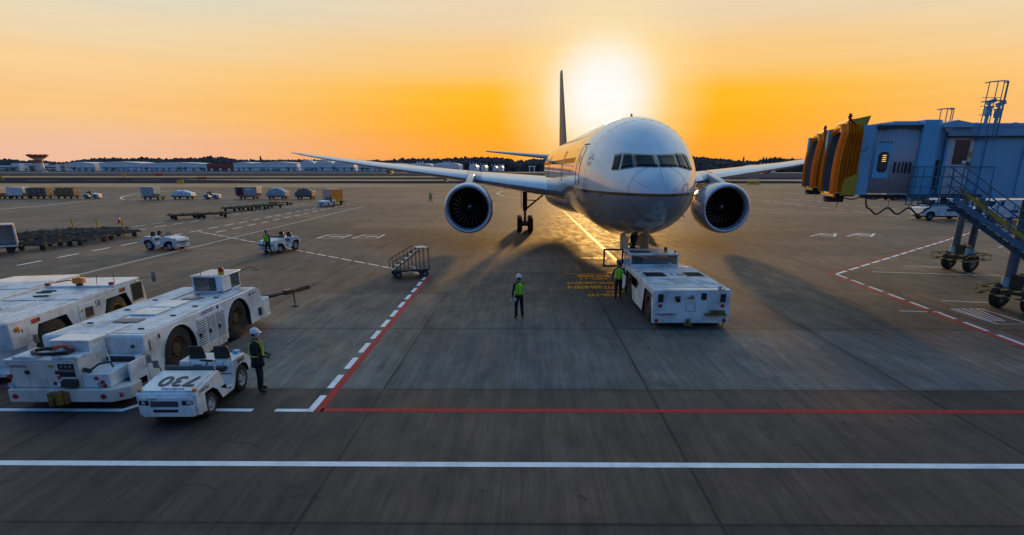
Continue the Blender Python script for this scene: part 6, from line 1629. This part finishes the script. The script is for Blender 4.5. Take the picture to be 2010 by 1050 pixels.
# holding position signs
def sign(label, px, py, w_, h_, m, s, mt, rz=0):
    p = gp(px, py); t = thing('airfield_sign', p, rz, label, 'airfield sign')
    MB().box((0,0,.35+h_/2), (w_,.25,h_)).build('panel', m, t, bevel=.02)
    b = MB(); 
    for x in (-w_*.35, w_*.35): b.cyl((x,0,0), (x,0,.36), .06)
    b.build('legs', M['steel'], t)
    if s: text('sign_lettering', s, h_*.85, mt, t, (0,-.13,.35+h_/2), (R(90),0,0))
sign('yellow airfield sign with black lettering on the grass right of the engine', 1478, 364.5, 4.2,1.2, M['yellow'], 'W E', M['ink'])
sign('yellow airfield sign on the grass at the left above the white lines', 355, 362.5, 2.4,1.3, M['yellow'], None, None)
sign('orange airfield marker board beyond the left taxiway', 243, 347.5, 2.6,1.7, M['orange'], None, None)
sign('red airfield sign beyond the left taxiway, longer than the others', 313, 346, 6.2,1.6, M['red'], None, None)
sign('yellow airfield sign cut by the left edge of the frame', 2, 355, 2.4,1.6, M['yellow'], None, None)
sign('red airfield sign between the taxiways left of the freight row', 397, 353, 5,1.0, M['red'], None, None)

# ------------------------------------------------------------------ far side of the field
M['hangar'] = mat('hangar_cladding', (.66,.74,.84), .45, var=.14, scale=.08, stretch=(1,1,4))
M['hangar2'] = mat('hangar_roof', (.72,.76,.82), .45, var=.1, scale=.1)
M['rustwall'] = mat('rust_red_cladding', (.28,.06,.045), .6, var=.15, scale=.1)
M['gapdark'] = mat('hangar_door_dark', (.05,.055,.07), .6)
M['bldg'] = mat('building_pale', (.6,.64,.7), .55, var=.12, scale=.1)
M['bldgwarm'] = mat('building_warm', (.46,.38,.34), .55, var=.1, scale=.1)
YB = yy(338.2)
def at(px, Y):
    # world x of image column px at ground depth Y (near the horizon)
    return (px-1026)/1127*(Y*math.cos(R(PITCH))+H*math.sin(R(PITCH)))+math.tan(R(-.44))*Y
def Zp(py, Y):
    t = R(PITCH); u = (672-py)/1127
    return H+(u*math.cos(t)-math.sin(t))/(math.cos(t)+u*math.sin(t))*Y
def hangar(label, px0, px1, py0, m, Y=YB, roof='low', name='hangar', bands=True, slant=True):
    x0, x1 = at(px0, Y), at(px1, Y); h = Zp(py0, Y); dpt = 45
    t = thing(name, ((x0+x1)/2, Y, 0), 0, label, 'hangar' if name == 'hangar' else 'building'); w_ = x1-x0
    MB().box((0, dpt/2, h/2), (w_, dpt, h)).build('wall', m, t)
    if roof == 'low':
        b = MB(); b.prism([(-w_/2-1,h),(-w_*.08,h+2.0),(w_*.08,h+2.0),(w_/2+1,h)], -1, dpt+1, 'y'); b.build('roof', M['hangar2'], t)
    elif roof == 'dome':
        b = MB(); b.prism([(-w_/2,h)]+[(-w_/2*math.cos(PI*k/10),h+3.4*math.sin(PI*k/10)) for k in range(1,10)]+[(w_/2,h)], -1, dpt+1, 'y'); b.build('roof', M['hangar2'], t)
        for k in range(3): MB().box(((k-1)*4,5,h+4.2), (1,1,2.2)).build('roof_vent', M['hangar2'], t)
    if bands:
        MB().box((0,-.12,h*.52), (w_*.98,.2,.5)).build('wall_band', M['gapdark'], t)
        n = max(2, int(w_/9))
        for k in range(n): MB().box((-w_/2+w_*(k+.5)/n,-.1,h*.24), (3.2,.16,h*.42)).build('hangar_door', M['bldg'], t)
    return t
hs = [('white freight hangar nearest the striped tower',126,184,321,'hangar','low'),('long white hangar second from the tower, with a low ridge',193,274,320,'hangar','low'),('pale hangar between the ridge roofed hangar and the rust red one',277,405,321.5,'hangar','low'),
      ('rust red hangar in the long pale row',405.5,457,320.5,'rustwall','flat'),('pale hangar right of the rust red one',458,497,321,'hangar','low'),('pale hangar left of the first dark gap, behind bare trees',498,583,320.5,'hangar','low'),
      ('domed pale hangar behind the left wing tip',590,618,321,'hangar','dome'),('domed pale hangar second behind the left wing',619,654,321,'hangar','dome'),('domed pale hangar third behind the left wing',655,695,321,'hangar','dome'),('small domed hangar between two dark gaps under the wing',702,733,322.5,'hangar','dome'),
      ('pale hangar partly hidden by the flap fairing',738,800,323,'hangar','low')]
for lb, a, c, py, m, rf in hs: hangar(lb, a, c, py, M[m], roof=rf)
# buildings among the trees right of centre
hangar('domed pale hangar in front of the wood, above the left wing', 800, 848, 325, M['hangar'], YB+60, 'dome')
hangar('larger domed pale hangar in front of the wood, above the left wing', 850, 902, 324, M['hangar'], YB+60, 'dome')
for i, (a, c, py) in enumerate(((921,936,327.5),(944,954,329),(967,975,330.5),(978,987,330))):
    hangar(['white arched shed at the foot of the wood, widest of four','white arched shed second of four at the foot of the wood','small white arched shed third of four at the foot of the wood','small white arched shed nearest the fuselage of the four'][i], a, c, py, M['hangar'], YB+20, 'dome', bands=False, name='shed')
x0 = at(1044, YB); t = thing('gantry', (x0, YB, 0), 0, 'white gantry frame standing before the wood near the tailplane', 'gantry')
for s in (-1, 1): MB().box((s*3,0,3.5), (1.0,1.0,7)).build('post', M['pwhite'], t)
MB().box((0,0,7.4), (9.5,1.4,.9)).build('beam', M['pwhite'], t)
# low terminal buildings at the far left
bl = [('long low grey building at the far left edge',-30,34,325.5,'bldg'),('grey block right of the long low building',20,36,322,'bldg'),('building with white parapet bands left of the striped tower',34,68,322.5,'bldgwarm'),('low pale building in front of the striped tower',72,108,325,'bldg'),('warm brick building beside the first hangar',108,125,323.5,'bldgwarm')]
for i, (lb, a, c, py, m) in enumerate(bl):
    Y = YB+8*i; x0, x1 = at(a, Y), at(c, Y); h = Zp(py, Y); w_ = x1-x0
    t = thing('terminal_building', ((x0+x1)/2, Y, 0), 0, lb, 'building')
    MB().box((0,10,h/2), (w_,20,h)).build('wall', M[m], t)
    MB().box((0,10,h+.4), (w_+1,21,.8)).build('roof', M['hangar2'], t)
    for z in (h*.35, h*.7):
        MB().box((0,-.1,z), (w_*.92,.3,1.1)).build('window_band', M['gapdark'], t)
        MB().box((0,-.25,z+1.1), (w_*.96,.5,.5)).build('parapet', M['pwhite'], t)
p = at(90, YB-40); t = thing('far_van', (p, YB-45, 0), 0, 'tiny white van on the far perimeter road at left', 'van')
MB().prism([(-2.6,.4),(-2.6,2.2),(1.2,2.2),(2.0,1.3),(2.9,1.1),(2.9,.4)], -1, 1, 'y').build('body', M['white'], t); MB().bb((.6,-1.02,1.3), (1.5,-1.0,1.95)).build('side_window', M['glass'], t)
for x in (-1.6,1.9): MB().cyl((x,-1.02,.4), (x,1.02,.4), .4).build('wheel', M['rubber'], t)
# striped tower
Y = YB-10; xt = at(75, Y); hz_ = Zp(303, Y); t = thing('striped_tower', (xt, Y, 0), 0, 'red and white banded tower with a wide saucer top at the far left', 'tower')
M['towred'] = mat('tower_red', (.30,.06,.045), .6); M['towwhite'] = mat('tower_white', (.5,.52,.56), .6)
def tz(py): return Zp(py, Y)
u = Y/1127
MB().cyl((0,0,0), (0,0,tz(319.5)), 5.0, 4.2, 20).build('shaft', M['towwhite'], t)
MB().cyl((0,0,tz(322.6)), (0,0,tz(319.5)), 4.35, 4.25, 20, caps=False).build('white_band', M['towwhite'], t)
MB().cyl((0,0,tz(319.5)), (0,0,tz(313.5)), 4.3, 4.1, 20).build('red_band', M['towred'], t)
MB().cyl((0,0,tz(313.5)), (0,0,tz(310)), 4.2, 7.5, 20).build('white_collar', M['towwhite'], t)
MB().cyl((0,0,tz(310)), (0,0,tz(305)), 7.6, 11.6, 24).build('saucer', M['towred'], t)
b = MB(); b.cyl((0,0,tz(305)), (0,0,tz(303.6)), 11.8, 11.4, 24)
for k in range(12): b.box((9.5*math.cos(k*PI/6), 9.5*math.sin(k*PI/6), tz(303.2)), (1,1,1.0))
b.build('top_rim', M['towred'], t)

# ---- the wood along the skyline: masses of leaf clumps over a low ridge
M['wood'] = mat('wood_foliage', (.045,.042,.046), .9, var=.6, scale=.03)  # foliage lightened, distance haze put into its colour
M['wood2'] = mat('wood_foliage_warm', (.065,.050,.046), .9, var=.6, scale=.03)
def sky_h(px):
    P_ = [(-400,315),(0,312.5),(30,312),(48,316),(60,312.5),(80,314),(110,317),(130,318),(150,313),(200,309),(260,310.5),(280,308.5),(330,311),(400,308),(440,307.5),(470,312),(520,313),(600,312),(640,313),(700,313),(760,313.5),(800,311),(870,310.5),(890,309),(930,308),(950,307.5),(1000,309.5),(1014,317),(1024,313),(1060,312),(1070,311),(1120,314),(1300,312),(1362,307),(1400,309.5),(1430,311),(1440,314),(1480,315),(1500,311),(1530,310),(1600,312),(1700,310),(2500,312)]
    for a, c in zip(P_[:-1], P_[1:]):
        if px <= c[0]: return a[1]+(c[1]-a[1])*(px-a[0])/(c[0]-a[0])
    return 312
rnd = random.Random(11)
def clump(b, c, r, rnd):
    n = 7; base = []
    T_ = b.bm.verts.new(c+Vector((rnd.uniform(-.3,.3)*r,0,r*rnd.uniform(.8,1.25)))); 
    ring1 = [b.bm.verts.new(c+Vector((math.cos(2*PI*k/n)*r*rnd.uniform(.55,.85), math.sin(2*PI*k/n)*r*.7, r*rnd.uniform(.4,.75)))) for k in range(n)]
    ring2 = [b.bm.verts.new(c+Vector((math.cos(2*PI*(k+.5)/n)*r*rnd.uniform(.85,1.2), math.sin(2*PI*(k+.5)/n)*r, r*rnd.uniform(-.3,.1)))) for k in range(n)]
    ring3 = [b.bm.verts.new(c+Vector((math.cos(2*PI*k/n)*r*.8, math.sin(2*PI*k/n)*r*.8, -r*1.1))) for k in range(n)]
    for k in range(n):
        b.bm.faces.new([T_, ring1[k], ring1[(k+1)%n]]); b.bm.faces.new([ring1[k], ring2[k], ring1[(k+1)%n]]); b.bm.faces.new([ring2[k], ring2[(k+1)%n], ring1[(k+1)%n]])
        b.bm.faces.new([ring2[k], ring3[k], ring3[(k+1)%n]]); b.bm.faces.new([ring2[k], ring3[(k+1)%n], ring2[(k+1)%n]])
for part, (pa, pb, m) in enumerate(((-420,1012,'wood'),(1012,2500,'wood2'))):
    b = MB(); px = pa
    while px < pb:
        for row in range(4):
            Y = 900+row*16+rnd.uniform(-6,6); hh = Zp(sky_h(px), Y)
            spike = 1+(rnd.random() < .12)*rnd.uniform(0,.10)
            r = rnd.uniform(2.6,4.6)
            for lv in range(3):
                z = hh*spike-r*.9-lv*r*1.5-(3-row)*1.6-rnd.uniform(0,1.2)
                if z > -2: clump(b, Vector((at(px, Y)+rnd.uniform(-2,2), Y, z)), r*(1+.25*lv), rnd)
            if row == 3: pass
        px += 4.0
    # ridge body
    q = [(at(x, 935), Zp(sky_h(x), 935)-7) for x in range(int(pa), int(pb)+1, 20)]
    top = [b.v((x, 935, max(1, z))) for x, z in q]; bot = [b.v((x, 905, -1)) for x, z in q]; bk = [b.v((x, 1000, -1)) for x, z in q]
    for i in range(len(q)-1): b.f([bot[i], bot[i+1], top[i+1], top[i]]); b.f([top[i], top[i+1], bk[i+1], bk[i]])
    tag(b.build('distant_wood', M[m], None, normals=False), ['dark wooded skyline left of the airliner','brownish wooded skyline behind and right of the airliner'][part], kind='stuff')
# nearer strip of scrub right of the airliner
b = MB(); px = 1300
while px < 2300:
    Y = 800+rnd.uniform(-8,8); clump(b, Vector((at(px, Y), Y, rnd.uniform(1,5))), rnd.uniform(3,5.5), rnd); clump(b, Vector((at(px, Y), Y+12, rnd.uniform(5,9.5))), rnd.uniform(3,5.5), rnd); px += 4
tag(b.build('distant_scrub', M['wood2'], None, normals=False), 'brown scrub below the skyline right of the airliner', kind='stuff')
# taller single conifers standing above the skyline
def conifer(label, px, Y, py, w_=3.0):
    h = Zp(py, Y); t = thing('pine_tree', (at(px, Y), Y, 0), 0, label, 'tree')
    MB().cyl((0,0,0), (0,0,h), .5, .1, 8).build('trunk', M['trunk'], t)
    b = MB(); r2 = random.Random(int(px))
    for k in range(26):
        u = k/26; z = h*(.35+.65*u); rr = w_*(1-u*.85); a = r2.uniform(0, 2*PI); clump(b, Vector((math.cos(a)*rr*.5, math.sin(a)*rr*.5, z)), rr*.55+.5, r2)
    b.build('crown', M['wood'], t, normals=False)
M['trunk'] = mat('bark', (.05,.04,.035), .9)
conifer('tall conifer breaking the skyline just above the pale hangars', 513, 895, 305.5, 2.6)
conifer('tall narrow conifer on the skyline right of the nose', 1456, 895, 307, 2.4)
for px in (1494,1500,1507,1515,1524): conifer('small conifer rising over the right wing on the skyline', px, 895, 308.5, 3.2)
for o in [o for o in bpy.data.objects if o.get('label','').startswith('small conifer rising')]: o['group'] = 'conifers over the right wing'
hangar('pale low hangar below the right wing, before the scrub', 1480, 1520, 329, M['hangar'], YB-40, 'dome', bands=False)

# bare trees in front of the hangars
def bare(seed):
    r3 = random.Random(seed); t = thing('bare_tree', (0,0,0), 0, 'x', 'tree', 'bare trees along the far hangars')
    b = MB(); hh = 2.2
    b.cyl((0,0,0), (0,0,hh), .28, .2, 7); b.build('trunk', M['trunk'], t)
    b = MB()
    for k in range(16):
        a = r3.uniform(0, 2*PI); el = r3.uniform(.35, 1.35); ln = r3.uniform(2.2, 4.2)
        p0 = Vector((0,0,r3.uniform(1.6,2.3))); d = Vector((math.cos(a)*math.cos(el), math.sin(a)*math.cos(el), math.sin(el)))
        p1 = p0+d*ln; b.tube([p0, p0+d*ln*.5+Vector((0,0,.15)), p1], [.14,.09,.04], 4)
        for j in range(5):
            d2 = (d+Vector((r3.uniform(-.7,.7), r3.uniform(-.7,.7), r3.uniform(-.2,.6)))).normalized(); s0 = p0+d*ln*r3.uniform(.35,.95)
            b.tube([s0, s0+d2*r3.uniform(.9,1.8)], [.07,.03], 3)
    b.build('crown', M['trunk'], t, normals=False); return t
protos = [bare(s) for s in (1,2,3,4)]; used_b = set()
rnd = random.Random(5)
lbl = 'leafless tree in the row before the far hangars'
pxs = [142,153,165,178,205,216,222,230,240,248,262,285,296,306,318,330,345,352,362,378,394,399,468,478,490,511,517,526,535,541,546,565,577,601,606,612,620,632,655,662,676,690,712,720,745,760,775,8,20,45,58,84,100,1488,1497,1508]
for px in pxs:
    k = rnd.randrange(4); Y = YB-14+rnd.uniform(-6,4); loc = (at(px, Y), Y, 0)
    if k not in used_b: used_b.add(k); o = protos[k]; o.location = loc; o.rotation_euler = (0,0,rnd.uniform(0,6))
    else: o = dup(protos[k], loc=loc, rz=rnd.uniform(0,6))
    s = rnd.uniform(.85,1.35); o.scale = (s,s,s); o['label'] = lbl
# low perimeter fence and edge lights
b = MB(); x = at(-60, YB-22)
b.box(((at(-60,YB-22)+at(1000,YB-22))/2, YB-22, .9), (at(1000,YB-22)-at(-60,YB-22), .12, 1.5)); fo = b.build('perimeter_fence', M['steel'], None); tag(fo, 'long low grey perimeter fence in front of the far hangars', 'fence')
